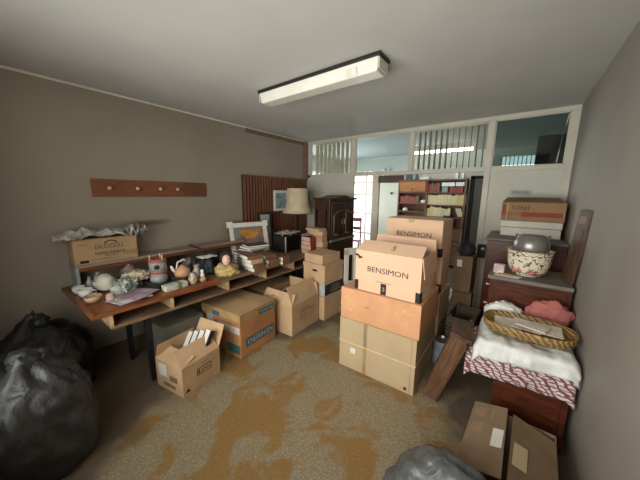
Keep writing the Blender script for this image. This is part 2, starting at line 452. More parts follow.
struct('wall_partition_left', B((-3.40, YP - 0.015, 0), (-2.475, YP + 0.015, zr0)), M_CREAM, 'pale cream partition panel behind the wardrobe')
struct('wall_partition_right', B((-0.36, YP - 0.015, 0), (XR, YP + 0.015, zr0)), M_CREAM, 'pale cream partition panel behind the boxes')

def transom(n, x0, x1, gm, label, tilt=0.0):
    z0, z1 = zr1, H - 0.05
    bm = NB(); t = 0.012
    bx(bm, (x0, YP - 0.014, z0), (x0 + t, YP + 0.014, z1)); bx(bm, (x1 - t, YP - 0.014, z0), (x1, YP + 0.014, z1))
    bx(bm, (x0, YP - 0.014, z0), (x1, YP + 0.014, z0 + t)); bx(bm, (x0, YP - 0.014, z1 - t), (x1, YP + 0.014, z1))
    w = struct('window_%d' % n, bm, M_FRAME, label)
    Mx = Matrix.Translation((0, YP, z0 + 0.02)) @ Matrix.Rotation(tilt, 4, 'X')
    obj('pane', B((x0 + t, -0.003, 0), (x1 - t, 0.003, z1 - z0 - 0.035), Mx), gm, w)
    return w
transom(2, -3.40, -2.485, M_GLASS, 'transom window with vertical blinds at the taupe wall end')
transom(3, -2.405, -1.455, M_GLASSB, 'bluish transom window between two blinds')
transom(4, -1.395, -0.43, M_GLASS, 'transom window with blinds before the lit tube')
w5 = transom(5, -0.36, 0.355, M_GLASSD, 'dim greenish transom window beside the grey wall')
obj('stay', tube(NB(), [(0.335, YP - 0.02, 2.62), (0.31, YP + 0.03, 2.40), (0.285, YP - 0.02, 2.09)], 0.006, 6), M_FRAME, w5)

M_BLIND = mat('beige_blind_fabric', (0.50, 0.47, 0.38), 0.8, 0.08, 8)
def blinds(x0, x1, n, ang, label):
    t = thing('vertical_blind', label, 'blind', ((x0 + x1) / 2, YP + 0.11, 2.055))
    w = x1 - x0
    obj('headrail', B((-w / 2, -0.02, 0.585), (w / 2, 0.02, 0.615)), M_FRAME, t)
    for i in range(n):
        a = ang + random.uniform(-6, 6)
        Mx = Matrix.Translation((-w / 2 + (i + 0.5) * w / n, 0, 0)) @ Matrix.Rotation(R(a), 4, 'Z')
        obj('slat', B((-0.044, -0.0008, 0.03), (0.044, 0.0008, 0.585), Mx), M_BLIND, t)
random.seed(4)
blinds(-3.38, -2.50, 9, 78, 'beige vertical blind in transom at the taupe wall corner')
blinds(-1.38, -0.45, 12, 88, 'beige vertical blind in front of the lit fluorescent tube')

# ---- the room beyond
struct('wall_far_left', B((FX0 - 0.1, YP + 0.03, 0), (FX0, 4.75, H)), M_FARWALL)
bm = NB(); bx(bm, (FX0 - 0.1, 4.75, 0), (FX0, 6.45, 0.7)); bx(bm, (FX0 - 0.1, 4.75, 2.35), (FX0, 6.45, H)); bx(bm, (FX0 - 0.1, 6.45, 0), (FX0, FY, H))
struct('wall_far_side', bm, M_FARWALL)
bm = NB()
for y in (4.75, 5.58, 6.41): bx(bm, (FX0 - 0.07, y, 0.7), (FX0 - 0.02, y + 0.04, 2.35))
for z in (0.7, 2.31): bx(bm, (FX0 - 0.07, 4.75, z), (FX0 - 0.02, 6.45, z + 0.04))
w6 = struct('window_6', bm, M_FRAME)
obj('pane', B((FX0 - 0.05, 4.79, 0.74), (FX0 - 0.045, 6.41, 2.31)), M_CLEAR, w6)
struct('wall_far_closing', B((FX0, YP + 0.03, 0), (XL - 0.12, YP + 0.13, H)), M_FARWALL)
struct('wall_far_right', B((FX1, YP, 0), (FX1 + 0.1, FY, H)), M_FARWALL)
struct('wall_far_front', B((XR + 0.12, YP - 0.03, 0), (FX1, YP + 0.1, H)), M_FARWALL)
gx0, gx1 = -4.05, -3.36        # glazed door
bm = NB()
bx(bm, (FX0, FY, 0), (gx0, FY + 0.1, H)); bx(bm, (gx0, FY, 2.32), (gx1, FY + 0.1, H))
bx(bm, (gx1, FY, 0), (-0.42, FY + 0.1, H)); bx(bm, (-0.42, FY, 0), (0.30, FY + 0.1, 2.27)); bx(bm, (-0.42, FY, 2.52), (0.30, FY + 0.1, H)); bx(bm, (0.30, FY, 0), (FX1, FY + 0.1, H))
struct('wall_far', bm, M_FARWALL)
bm = NB()
for x in (gx0, -3.62, gx1 - 0.06): bx(bm, (x, FY + 0.02, 0), (x + 0.06, FY + 0.07, 2.32))
for z in (0, 0.55, 1.12, 1.66, 2.0, 2.26): bx(bm, (gx0, FY + 0.025, z), (gx1, FY + 0.065, z + 0.05))
d2 = struct('door_1', bm, M_TRIMWHITE, 'white glazed door full of daylight')
obj('pane', B((gx0 + 0.06, FY + 0.043, 0.05), (-3.62, FY + 0.048, 2.27)), M_CLEAR, d2)
obj('pane', B((-3.56, FY + 0.043, 0.05), (gx1 - 0.06, FY + 0.048, 2.27)), M_CLEAR, d2)
struct('trim_12', B((gx1, FY - 0.05, 0), (-3.17, FY, 2.3)), M_LEDGE, 'brown door jamb in the room beyond')
M_DOOR = mat('cream_door_paint', (0.62, 0.62, 0.53), 0.5, 0.03, 3)
d1 = struct('door_2', B((-3.15, FY - 0.04, 0.01), (-2.55, FY - 0.002, 2.01)), M_DOOR, 'closed cream door with a small black viewer', bevel=0.004)
obj('viewer', lathe(NB(), [(0.03, 0), (0.03, 0.03), (0, 0.03)], 12, center=(0, 0, 0)), M_BLACK, d1, loc=(-2.80, FY - 0.04, 1.73), rot=(R(90), 0, 0))
obj('door_handle', tube(NB(), [(-2.62, FY - 0.04, 1.0), (-2.62, FY - 0.09, 1.0), (-2.72, FY - 0.09, 1.0)], 0.012, 6), M_STEEL, d1)
struct('trim_13', B((-3.20, FY - 0.05, 2.01), (-2.50, FY, 2.20)), M_DARKWOOD, 'dark lintel over the cream door')
d3 = struct('door_3', B((-0.86, FY - 0.06, 0.0), (-0.40, FY - 0.01, 2.05)), mat('dark_green_door', (0.10, 0.11, 0.085), 0.5, 0.08, 3), 'dark grey green door behind the door post')
bm = NB(); bx(bm, (-0.95, FY - 0.07, 0), (-0.87, FY, 2.13)); bx(bm, (-0.95, FY - 0.07, 2.06), (-0.32, FY, 2.13))
obj('door_frame', bm, M_BLACKM, d3)
w7 = struct('window_7', B((-0.42, FY + 0.02, 2.27), (0.30, FY + 0.06, 2.29)), M_FRAME, 'high strip window in the room beyond')
obj('pane', B((-0.42, FY + 0.03, 2.29), (0.30, FY + 0.035, 2.52)), M_CLEAR, w7)
for i in range(11): obj('mullion', B((-0.42 + i * 0.07, FY + 0.0, 2.28), (-0.405 + i * 0.07, FY + 0.02, 2.52)), M_BLIND, w7)

# ceiling tube lamp, switched on, in the room beyond
tl = thing('tube_lamp', 'switched on fluorescent tube lamp beyond the partition blinds', 'lamp', (-1.40, 6.0, 2.55))
obj('batten', B((-0.62, -0.05, 0.06), (0.62, 0.05, 0.15)), M_TRIMWHITE, tl)
obj('fluorescent_tube', tube(NB(), [(-0.58, 0, 0.03), (0.58, 0, 0.03)], 0.022, 10), emis('lit_tube', (0.93, 1.0, 0.97), 14), tl, smooth=True)
for s in (-1, 1): obj('socket', B((s * 0.58 - 0.015, -0.025, 0.0), (s * 0.58 + 0.015, 0.025, 0.06)), M_TRIMWHITE, tl)

hd = thing('ceiling_duct', 'dark boxed duct hung below ceiling behind greenish pane', 'duct', (0.29, 5.35, 2.15))
obj('casing', B((-0.18, -0.15, 0), (0.20, 0.25, 0.42)), M_DARKWOOD, hd, bevel=0.006)
for sx in (-0.12, 0.14): obj('hanger_rod', tube(NB(), [(sx, 0.05, 0.42), (sx, 0.05, 0.55)], 0.01, 6), M_STEEL, hd)

# bookcase beyond
bc = thing('bookcase', 'tall brown bookcase with two bays beyond the doorway', 'bookcase', (-1.75, 6.83, 0))
def cs(name, a, b, mt=M_CASE): return obj(name, B(a, b), mt, bc)
cs('side_panel', (-0.77, -0.15, 0), (-0.735, 0.15, 2.06)); cs('side_panel', (0.735, -0.15, 0), (0.77, 0.15, 2.06)); cs('divider', (-0.085, -0.15, 0), (-0.05, 0.15, 2.03))
cs('back_panel', (-0.735, 0.14, 0), (0.735, 0.15, 2.03)); cs('top_board', (-0.735, -0.15, 2.03), (0.735, 0.15, 2.06))
SHL = [0.1, 0.7, 1.0, 1.30, 1.50, 1.765]; SHR = [0.1, 0.6, 0.93, 1.20, 1.475, 1.765]
for z in SHL: cs('shelf', (-0.735, -0.145, z - 0.025), (-0.085, 0.14, z))
for z in SHR: cs('shelf', (-0.05, -0.145, z - 0.025), (0.735, 0.14, z))
cd = cs('cupboard_door', (-0.725, -0.165, 1.775), (-0.095, -0.146, 2.02), M_CASEDOOR)
obj('knob', lathe(NB(), [(0.015, 0), (0.02, 0.02), (0, 0.025)], 10), M_DARKWOOD, cd, loc=(-0.41, -0.165, 1.83), rot=(R(90), 0, 0))
random.seed(11)
BOOKC = {'cream': mat('cream_spine', (0.66, 0.58, 0.36), 0.6, 0.12, 6), 'yellow': mat('yellow_spine', (0.62, 0.50, 0.22), 0.6, 0.12, 6), 'red': mat('red_spine', (0.32, 0.05, 0.05), 0.5, 0.1, 6),
         'white': mat('white_spine', (0.74, 0.78, 0.80), 0.5, 0.05, 6), 'brown': mat('brown_spine', (0.20, 0.11, 0.07), 0.6, 0.1, 6), 'green': mat('dark_green_spine', (0.06, 0.10, 0.085), 0.6, 0.1, 6), 'grey': mat('grey_spine', (0.30, 0.32, 0.33), 0.6, 0.1, 6)}
M_PAGES = mat('page_edges', (0.70, 0.65, 0.55), 0.8, 0.06, 60, stretch=(1, 1, 10))
def far_book(x, z, w, h, colour, label, group, lean=0.0):
    t = thing('book', label, 'book', (x, 6.70, z), 0, group); t.rotation_euler = (0, lean, 0)
    obj('cover', B((-w / 2, 0, 0), (w / 2, 0.006, h)), BOOKC[colour], t)
    obj('pages', B((-w / 2 + 0.003, 0.006, 0.003), (w / 2 - 0.003, 0.16, h - 0.004)), M_PAGES, t)
def row(x0, x1, z, h0, h1, wmin, wmax, cols, label, group):
    x = x0
    while x < x1:
        w = random.uniform(wmin, wmax)
        c_ = random.choice(cols); far_book(x + w / 2, z, w - 0.004, random.uniform(h0, h1), c_, label.replace('{c}', c_), group)
        x += w
row(-1.79, -1.04, 1.475, 0.21, 0.25, 0.05, 0.09, ['cream', 'cream', 'yellow', 'cream'], '{c} spined book on upper cream row of bookcase', 'cream books upper row')
row(-1.79, -1.27, 1.20, 0.18, 0.23, 0.05, 0.08, ['cream', 'yellow', 'cream'], '{c} spined book standing on lower cream row of bookcase', 'cream books lower row')
for k in range(3): far_book(-1.085 + k * 0.04, 1.215, 0.034, 0.2, 'cream', 'pale book leaning at the row end in bookcase', 'leaning pale books', -0.35)
row(-1.79, -1.56, 1.765, 0.16, 0.22, 0.04, 0.06, ['brown', 'red', 'brown'], '{c} book on the shelf beside the cupboard door', 'brown books high shelf')
row(-1.32, -1.10, 1.765, 0.10, 0.13, 0.05, 0.07, ['red'], 'short dark red book under the white binder boxes', 'short red books')
for k in range(2): far_book(-1.455 + k * 0.06, 1.765, 0.055, 0.12, 'grey', 'short grey book beside short dark red books', 'short grey books')
for k in range(2):
    t = tag(obj('binder_box', B((-1.50 + k * 0.30, 6.70, 1.90), (-1.22 + k * 0.19, 6.90, 1.985)), BOOKC['white'], bevel=0.004), ['long white flat box lying above grey and red books', 'short white flat box lying above dark red books'][k], 'box')
row(-2.46, -2.02, 1.50, 0.14, 0.20, 0.04, 0.07, ['brown', 'brown', 'red'], '{c} book under the cupboard door of bookcase', 'brown books under cupboard')
row(-2.40, -2.05, 2.065, 0.12, 0.16, 0.05, 0.07, ['green', 'green', 'grey'], 'dark {c} folder on top of the bookcase', 'green folders on bookcase top')
for k in range(2): far_book(-1.20 + k * 0.12, 2.065, 0.05, 0.15, 'white', 'white booklet on bookcase top beside dark door', 'white booklets on bookcase top')
for k in range(2): tag(obj('white_card', B((-3.12 + k * 0.16, 6.955, 2.201), (-3.03 + k * 0.12, 6.985, 2.38)), BOOKC['white']), ['broad white card on the lintel above cream door', 'narrow white card on the lintel above cream door'][k], 'card')
for (x, z, r, s, lb) in ((-1.89, 1.502, 0.075, 1, 'round white ceramic piece on shelf under the cupboard door'), (-2.33, 1.302, 0.07, 2, 'small pale ornament on the shelf below brown books')):
    blob('ceramic_ornament', lb, 'ornament', (x, 6.76, z), (r, r * 0.8, r * 0.75), mat('white_ceramic', (0.72, 0.70, 0.64), 0.3, 0.04, 8), s, amp=0.1, sub=3)
st = tag(obj('paper_stack', B((-2.02, 6.72, 2.065), (-1.80, 6.92, 2.125)), M_WHITE), 'flat white paper stack on top of the bookcase', 'papers')
row(-2.44, -1.86, 1.0, 0.05, 0.12, 0.06, 0.1, ['green', 'brown', 'grey'], 'low {c} book on the third bookcase shelf', 'dark low books')
blob('coat_heap', 'black coat heaped on the bookcase shelf beside cream books', 'coat', (-1.28, 6.55, 0.935), (0.16, 0.085, 0.20), M_FUR, 5, amp=0.35, sub=3)
rc = thing('red_chair', 'dark red chair standing before the glazed daylight door', 'chair', (-3.6, 6.35, 0), R(20))
M_REDF = mat('dark_red_chair_paint', (0.22, 0.05, 0.045), 0.5, 0.1, 8)
obj('seat', B((-0.2, -0.2, 0.44), (0.2, 0.2, 0.48)), M_REDF, rc)
bm = NB(); bx(bm, (-0.2, 0.17, 0.95), (0.2, 0.2, 1.05)); bx(bm, (-0.2, 0.17, 0.72), (0.2, 0.2, 0.80)); obj('backrest', bm, M_REDF, rc)
for sx in (-1, 1):
    for sy in (-1, 1): obj('leg', B((sx * 0.18 - 0.018, sy * 0.18 - 0.018, 0), (sx * 0.18 + 0.018, sy * 0.18 + 0.018, 1.05 if sy > 0 else 0.44)), M_REDF, rc)

# ================================================================== CEILING LAMP
lp = thing('ceiling_lamp', 'unlit long cream ceiling lamp with black base plate', 'lamp', (-1.555, 1.985, 2.58))
obj('base_plate', B((-0.65, -0.09, 0.092), (0.65, 0.09, 0.119)), M_BLACK, lp, bevel=0.003)
bm = NB(); hexa(bm, [(-0.62, -0.065, 0), (0.62, -0.065, 0), (0.62, 0.065, 0), (-0.62, 0.065, 0), (-0.635, -0.082, 0.092), (0.635, -0.082, 0.092), (0.635, 0.082, 0.092), (-0.635, 0.082, 0.092)])
df = obj('diffuser', bm, M_DIFF, lp, bevel=0.006)
obj('end_cap', B((0.634, -0.078, 0.012), (0.642, 0.078, 0.09)), M_PLASTW, lp, bevel=0.003)
obj('end_cap', B((-0.642, -0.078, 0.012), (-0.634, 0.078, 0.09)), M_PLASTW, lp, bevel=0.003)
obj('tape_patch', sheet_bm(6, 6, lambda u, v: (0.36 + 0.10 * u, -0.0705 - 0.013 * v - 0.004 + 0.003 * math.sin(9 * u), 0.005 + 0.055 * v)), M_PLASTW, df)

# ================================================================== COAT RAIL, STAIN, SLATTED PANEL
cr_ = thing('coat_rail', 'long red brown coat rail with pale knobs on taupe wall', 'coat rail', (XL, 1.42, 1.735))
obj('board', B((0.001, -0.62, -0.09), (0.022, 0.30, 0.09)), M_RAIL, cr_, bevel=0.003)
obj('end_board', B((0.001, 0.30, -0.09), (0.020, 0.615, 0.09)), wood('darker_rail_wood', (0.155, 0.060, 0.032), 0.4, (10, 1.5, 10), 0.12), cr_, bevel=0.003)
for y in (-0.48, -0.22, 0.02, 0.22): obj('knob', lathe(NB(), [(0.010, 0), (0.010, 0.02), (0.021, 0.03), (0.016, 0.045), (0, 0.047)], 12), M_BRASS, cr_, smooth=True, loc=(0.022, y, 0.0), rot=(0, R(90), 0))
# old soot smear under the coat rail, part of the wall paint
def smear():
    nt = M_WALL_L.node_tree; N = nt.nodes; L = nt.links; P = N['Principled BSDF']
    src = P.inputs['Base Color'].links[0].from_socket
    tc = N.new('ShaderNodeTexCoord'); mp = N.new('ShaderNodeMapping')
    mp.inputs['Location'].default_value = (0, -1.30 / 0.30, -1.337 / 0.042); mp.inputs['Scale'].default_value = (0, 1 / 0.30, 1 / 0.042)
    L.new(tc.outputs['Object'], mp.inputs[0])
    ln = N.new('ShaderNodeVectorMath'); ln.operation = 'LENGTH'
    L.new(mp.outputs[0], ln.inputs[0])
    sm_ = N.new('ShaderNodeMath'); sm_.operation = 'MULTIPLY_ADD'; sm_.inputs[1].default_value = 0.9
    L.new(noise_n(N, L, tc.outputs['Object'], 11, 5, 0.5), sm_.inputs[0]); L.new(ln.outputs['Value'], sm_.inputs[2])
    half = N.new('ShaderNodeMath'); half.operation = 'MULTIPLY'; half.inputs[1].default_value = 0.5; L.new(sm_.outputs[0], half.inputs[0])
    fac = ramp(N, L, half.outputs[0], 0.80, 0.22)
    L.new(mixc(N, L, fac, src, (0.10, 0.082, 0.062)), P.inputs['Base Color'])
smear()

sp = thing('slatted_panel', 'dark red brown vertical slat panel mounted on the wall', 'panel', (XL, 3.44, 0.80))
obj('backing', B((0.001, -0.80, 0), (0.018, 0.74, 1.165)), M_SLATBACK, sp)
n = 26
for i in range(n):
    y = -0.80 + (i + 0.5) * 1.54 / n
    obj('slat', B((0.018, y - 0.017, 0), (0.048, y + 0.017, 1.165)), M_SLAT, sp)
obj('top_rail', B((0.001, -0.805, 1.165), (0.05, 0.745, 1.180)), M_SLAT, sp)

# small framed picture on the slats
def picture(name, label, loc, rot, w, h, fw_, fm, im, depth=0.025, corners=None, mat_w=0.0):
    t = thing(name, label, 'picture', loc); t.rotation_euler = rot
    bm = NB()
    bx(bm, (-w / 2, -depth, 0), (-w / 2 + fw_, 0, h)); bx(bm, (w / 2 - fw_, -depth, 0), (w / 2, 0, h))
    bx(bm, (-w / 2 + fw_, -depth, 0), (w / 2 - fw_, 0, fw_)); bx(bm, (-w / 2 + fw_, -depth, h - fw_), (w / 2 - fw_, 0, h))
    obj('frame', bm, fm, t, bevel=0.003)
    obj('image', B((-w / 2 + fw_, -depth * 0.5, fw_), (w / 2 - fw_, -depth * 0.3, h - fw_)), im, t)
    if mat_w:
        bm = NB(); a, c = -w / 2 + fw_, w / 2 - fw_; b, d = fw_, h - fw_; y0, y1 = -depth * 0.8, -depth * 0.5
        bx(bm, (a, y0, b), (a + mat_w, y1, d)); bx(bm, (c - mat_w, y0, b), (c, y1, d)); bx(bm, (a + mat_w, y0, b), (c - mat_w, y1, b + mat_w)); bx(bm, (a + mat_w, y0, d - mat_w), (c - mat_w, y1, d))
        obj('mount', bm, M_WHITE, t)
    if corners:
        for sx in (-1, 1):
            bm = NB(); s = corners
            x = sx * (w / 2 + 0.004)
            pts = [(x, h + 0.004), (x - sx * s, h + 0.004), (x - sx * s, h - s * 0.55), (x - sx * s * 0.55, h - s), (x, h - s)]
            f = [bm.verts.new((p[0], -depth - 0.004, p[1])) for p in pts]; g = [bm.verts.new((p[0], 0.003, p[1])) for p in pts]
            bm.faces.new(f); bm.faces.new(g[::-1])
            for k in range(5): bm.faces.new((f[k], f[(k + 1) % 5], g[(k + 1) % 5], g[k]))
            obj('corner_protector', bm, M_WHITE, t)
    return t
def paintmat(name, stops, scale=3.0):
    mt, nt, N, L, P = nodes_of(name)
    v = mapped(N, L, (1, 1, 1.6))
    cr = N.new('ShaderNodeValToRGB'); e = cr.color_ramp.elements
    e[0].position, e[0].color = stops[0][0], rgb(stops[0][1]); e[1].position, e[1].color = stops[-1][0], rgb(stops[-1][1])
    for p, c in stops[1:-1]:
        q = e.new(p); q.color = rgb(c)
    L.new(noise_n(N, L, v, scale, 4, 0.6), cr.inputs[0]); L.new(cr.outputs[0], P.inputs['Base Color']); P.inputs['Roughness'].default_value = 0.35
    return mt
M_SEA = paintmat('blue_grey_seascape', [(0.3, (0.10, 0.15, 0.17)), (0.5, (0.25, 0.34, 0.36)), (0.7, (0.45, 0.50, 0.48))], 7)
M_TAN = paintmat('dim_landscape', [(0.35, (0.11, 0.075, 0.055)), (0.5, (0.24, 0.17, 0.12)), (0.65, (0.20, 0.22, 0.25))], 3)
M_GREYPIC = paintmat('grey_print', [(0.3, (0.16, 0.17, 0.17)), (0.6, (0.36, 0.36, 0.34))], 4)
picture('framed_picture', 'small white framed seascape hung on the slatted panel', (XL + 0.050, 3.44, 1.39), (0, 0, R(90)), 0.36, 0.36, 0.045, M_WHITE, M_SEA)

# ================================================================== DESK WITH SHELF AND LEDGE
DX, DZ = -2.455, 0.775
dk = thing('desk', 'long brown desk with open shelf, red brown end and black legs', 'desk', (0, 0, 0))
Y0, Y1 = 0.46, 3.385
obj('top_board', B((-3.46, 1.52, DZ - 0.025), (DX, Y1, DZ)), M_DESK, dk, bevel=0.003)
tb = obj('red_top_board', B((-3.46, Y0, DZ - 0.028), (DX + 0.005, 1.519, DZ)), M_REDTOP, dk, bevel=0.003)
obj('edge_lip', B((-3.30, Y0, DZ), (DX + 0.004, Y0 + 0.022, DZ + 0.02)), M_REDTOP, tb, bevel=0.003)
obj('edge_lip', B((DX - 0.018, 0.96, DZ), (DX + 0.006, 1.519, DZ + 0.028)), M_REDTOP, tb, bevel=0.003)
SB = 0.645
obj('shelf_board', B((-3.05, 0.57, SB - 0.022), (DX + 0.0, Y1, SB)), M_DESK, dk, bevel=0.003)
obj('shelf_back', B((-3.06, 0.57, SB), (-3.05, Y1, DZ - 0.028)), M_DARKWOODL, dk)
for y in (0.57, 1.03, 1.62, 2.16, 2.68, 3.36):
    obj('divider', B((-3.05, y, SB), (DX - 0.006, y + 0.02, DZ - 0.029)), M_DESKL if y < 3 else M_DESK, dk)
for (x, y) in ((-2.515, 0.84), (-3.02, 0.84), (-2.60, 3.28), (-3.02, 3.28)):
    bm = NB(); hexa(bm, [(x - 0.018, y - 0.018, 0), (x + 0.018, y - 0.018, 0), (x + 0.018, y + 0.018, 0), (x - 0.018, y + 0.018, 0), (x - 0.024, y - 0.024, SB - 0.023), (x + 0.024, y - 0.024, SB - 0.023), (x + 0.024, y + 0.024, SB - 0.023), (x - 0.024, y + 0.024, SB - 0.023)])
    obj('leg', bm, M_BLACK, dk)
# rear ledge unit standing on the desk against the wall
lg = thing('wall_ledge', 'brown wall ledge unit with open dark cubby behind clutter', 'shelf', (0, 0, DZ))
LX = -3.27
obj('ledge_board', B((XL + 0.001, 0.55, 0.200), (LX, 2.48, 0.225)), M_LEDGE, lg, bevel=0.003)
obj('front_rail', B((LX - 0.02, 0.57, 0.165), (LX - 0.003, 2.46, 0.1995)), M_REDTOP, lg)
obj('end_panel', B((XL + 0.001, 0.55, 0.001), (LX, 0.575, 0.1995)), mat('blue_grey_side', (0.30, 0.33, 0.33), 0.5, 0.08, 8), lg)
obj('end_panel', B((XL + 0.001, 2.455, 0.001), (LX, 2.48, 0.1995)), M_DESK, lg)
obj('divider', B((XL + 0.002, 1.45, 0.001), (LX - 0.01, 1.47, 0.1995)), M_DARKWOOD, lg)
tag(obj('wooden_stick', tube(NB(), [(-3.46, 1.73, 1.012), (-3.24, 1.70, 1.014), (-3.10, 1.69, 1.012)], 0.010, 8), M_DARKWOOD), 'dark stick lying across the bare end of wall ledge', 'stick')

# ================================================================== CARTONS
def carton(name, label, loc, size, rz, mt, flaps=None, closed=True, tape=None, inner=None, group=None, seam='x', cat='box', z0=0.0):
    w, d, h = size
    t = thing(name, label, cat, loc, R(rz), group)
    k = 0.006
    if closed:
        obj('body', B((-w / 2, -d / 2, 0), (w / 2, d / 2, h - k)), mt, t, bevel=0.005)
        g = 0.004
        if seam == 'x':
            obj('top_flap', B((-w / 2, -d / 2, h - k), (w / 2, -g, h)), mt, t, bevel=0.002); obj('top_flap', B((-w / 2, g, h - k), (w / 2, d / 2, h)), mt, t, bevel=0.002)
            if tape: obj('tape_strip', B((-w / 2 - 0.001, -0.03, h), (w / 2 + 0.001, 0.03, h + 0.0012)), tape, t)
        else:
            obj('top_flap', B((-w / 2, -d / 2, h - k), (-g, d / 2, h)), mt, t, bevel=0.002); obj('top_flap', B((g, -d / 2, h - k), (w / 2, d / 2, h)), mt, t, bevel=0.002)
            if tape: obj('tape_strip', B((-0.03, -d / 2 - 0.001, h), (0.03, d / 2 + 0.001, h + 0.0012)), tape, t)
    else:
        bm = NB()
        bx(bm, (-w / 2, -d / 2, 0), (w / 2, d / 2, k))
        bx(bm, (-w / 2, -d / 2, k), (-w / 2 + k, d / 2, h)); bx(bm, (w / 2 - k, -d / 2, k), (w / 2, d / 2, h))
        bx(bm, (-w / 2 + k, -d / 2, k), (w / 2 - k, -d / 2 + k, h)); bx(bm, (-w / 2 + k, d / 2 - k, k), (w / 2 - k, d / 2, h))
        obj('body', bm, mt, t)
        for s, (a, L_) in (flaps or {}).items():
            a = R(a)
            sg = 1 if s[0] == '+' else -1
            if s[1] == 'x':
                e = Vector((sg * math.sin(a), 0, math.cos(a))) * L_
                p, q = Vector((sg * w / 2, -sg * d / 2, h)), Vector((sg * w / 2, sg * d / 2, h))
            else:
                e = Vector((0, sg * math.sin(a), math.cos(a))) * L_
                p, q = Vector((sg * w / 2, sg * d / 2, h)), Vector((-sg * w / 2, sg * d / 2, h))
            ins = (q - p).normalized() * 0.012
            obj('top_flap', plate(NB(), p + ins * .3, q - ins * .3, q + e - ins, p + e + ins, 0.005), mt, t)
    return t

# --- the big stack in the middle
bb = carton('carton', 'large grey beige carton at the bottom of the tall stack', (-0.925, 2.385, 0), (0.745, 0.60, 0.515), 0.5, M_GREYK, seam='y')
sticker(bb, 'front', -0.365 + 0.27, 0.2575, 0.30, 0.035, 0.51, mat('dark_gum_tape', (0.36, 0.25, 0.14), 0.5, 0.15, 15), 'vertical_tape')
sticker(bb, 'front', 0.0, 0.275, 0.30, 0.744, 0.010, M_PALETAPE, 'strap', t=0.004)
obj('strap', B((0.3725, -0.30, 0.27), (0.376, 0.30, 0.28)), M_PALETAPE, bb)
sticker(bb, 'front', -0.22, 0.20, 0.30, 0.055, 0.055, M_WHITE, 'label_sticker')
sticker(bb, 'front', 0.30, 0.04, 0.30, 0.025, 0.03, M_INKSOFT, 'stamp')
sticker(bb, 'front', 0.335, 0.2575, 0.30, 0.012, 0.50, M_KRAFT, 'corner_crease')
ob = carton('carton', 'orange carton in the middle of the tall stack', (-0.918, 2.385, 0.516), (0.755, 0.59, 0.305), 0.5, M_ORANGE, seam='x')
random.seed(17)
for (u, ww) in ((-0.30, 0.10), (0.25, 0.17)):
    for j in range(7): sticker(ob, 'front', u + random.uniform(-.5, .5) * ww, 0.15 + random.uniform(-.07, .07), 0.295 + 0.0004 * j, random.uniform(0.04, 0.10), 0.006, M_INKORANGE, 'pale_scrawl', rot=random.uniform(-1.4, 1.4))
sticker(ob, 'front', -0.10, 0.16, 0.295, 0.05, 0.018, M_ORANGE2, 'stamp')

def bensimon(loc, rz, label, open_top):
    w, d, h = 0.60, 0.40, 0.375
    t = carton('carton', label, loc, (w, d, h), rz, M_BENS, closed=not open_top, flaps={'-y': (-62, 0.16), '+y': (8, 0.10), '+x': (173, 0.17)} if open_top else None)
    text(t, 'BENSIMON', 'front', 0.01, 0.215, d / 2, 0.37, 0.048, M_INK)
    for sx in (-1, 1):
        sticker(t, 'front', sx * (w / 2 - 0.0175), 0.047, d / 2, 0.035, 0.09, M_INK, 'corner_mark')
        obj('corner_mark', B((sx * (w / 2 + 0.0008) - 0.0006, -d / 2 - 0.001, 0.002), (sx * (w / 2 + 0.0008) + 0.0006, -d / 2 + 0.06, 0.09)), M_INK, t)
    lm = sticker(t, 'front', -0.015, 0.052, d / 2, 0.052, 0.10, M_INK, 'black_emblem')
    text(lm, 'CN', 'front', -0.015, 0.052, d / 2 + 0.0005, 0.02, 0.04, M_PALETAPE, name='emblem_letters')
    sticker(t, 'front', -0.015, 0.112, d / 2, 0.14, 0.003, M_INKSOFT, 'thin_line')
    return t
b1 = bensimon((-0.860, 2.315, 0.824), -1.0, 'open pinkish carton printed BENSIMON on the orange carton', True)
obj('tape_lump', tube(NB(), [(0.03, -0.16, 0.385), (0.03, -0.13, 0.415), (0.035, -0.11, 0.43)], [0.022, 0.016, 0.006], 8), M_KRAFTL, b1)
bm = NB(); tube(bm, [(-0.30, -0.205, 0.33), (-0.275, -0.21, 0.33), (-0.255, -0.209, 0.305), (-0.235, -0.21, 0.315)], 0.009, 6); obj('hand_hole', bm, M_INK, b1)
# second stack behind
c0 = carton('carton', 'kraft carton at the floor behind the tall stack', (-0.875, 3.04, 0), (0.66, 0.45, 0.36), -1, M_KRAFT)
c1 = carton('carton', 'brown kraft carton second from floor behind tall stack', (-0.865, 3.04, 0.362), (0.64, 0.44, 0.33), -2, M_KRAFTL)
c2 = bensimon((-0.87, 3.035, 0.695), 1.0, 'pinkish carton printed BENSIMON under the rear top carton', False)
c3 = bensimon((-0.875, 3.03, 1.073), -2.0, 'closed pinkish carton printed BENSIMON topping the rear stack', False)
sticker(c3, 'front', -0.02, 0.355, 0.20, 0.06, 0.035, M_GREYK, 'tape_tab')
# dark brown cartons right of the rear stack
carton('carton', 'dark brown carton on the floor beside the rear stack', (-0.43, 3.44, 0), (0.20, 0.30, 0.60), 3, M_DKRAFT)
carton('carton', 'small dark brown carton stacked beside the rear stack', (-0.435, 3.45, 0.603), (0.19, 0.28, 0.42), -3, M_DKRAFT)
blob('dark_garment', 'dark garment lying on the small dark brown carton', 'garment', (-0.44, 3.44, 1.03), (0.09, 0.13, 0.09), M_FUR, 3, amp=0.4, sub=3)
tag(obj('white_card', plate(NB(), (-0.50, 3.296, 0.90), (-0.45, 3.296, 0.90), (-0.45, 3.298, 0.98), (-0.50, 3.298, 0.98), 0.003), M_WHITE), 'small white card stuck on dark brown carton', 'card')

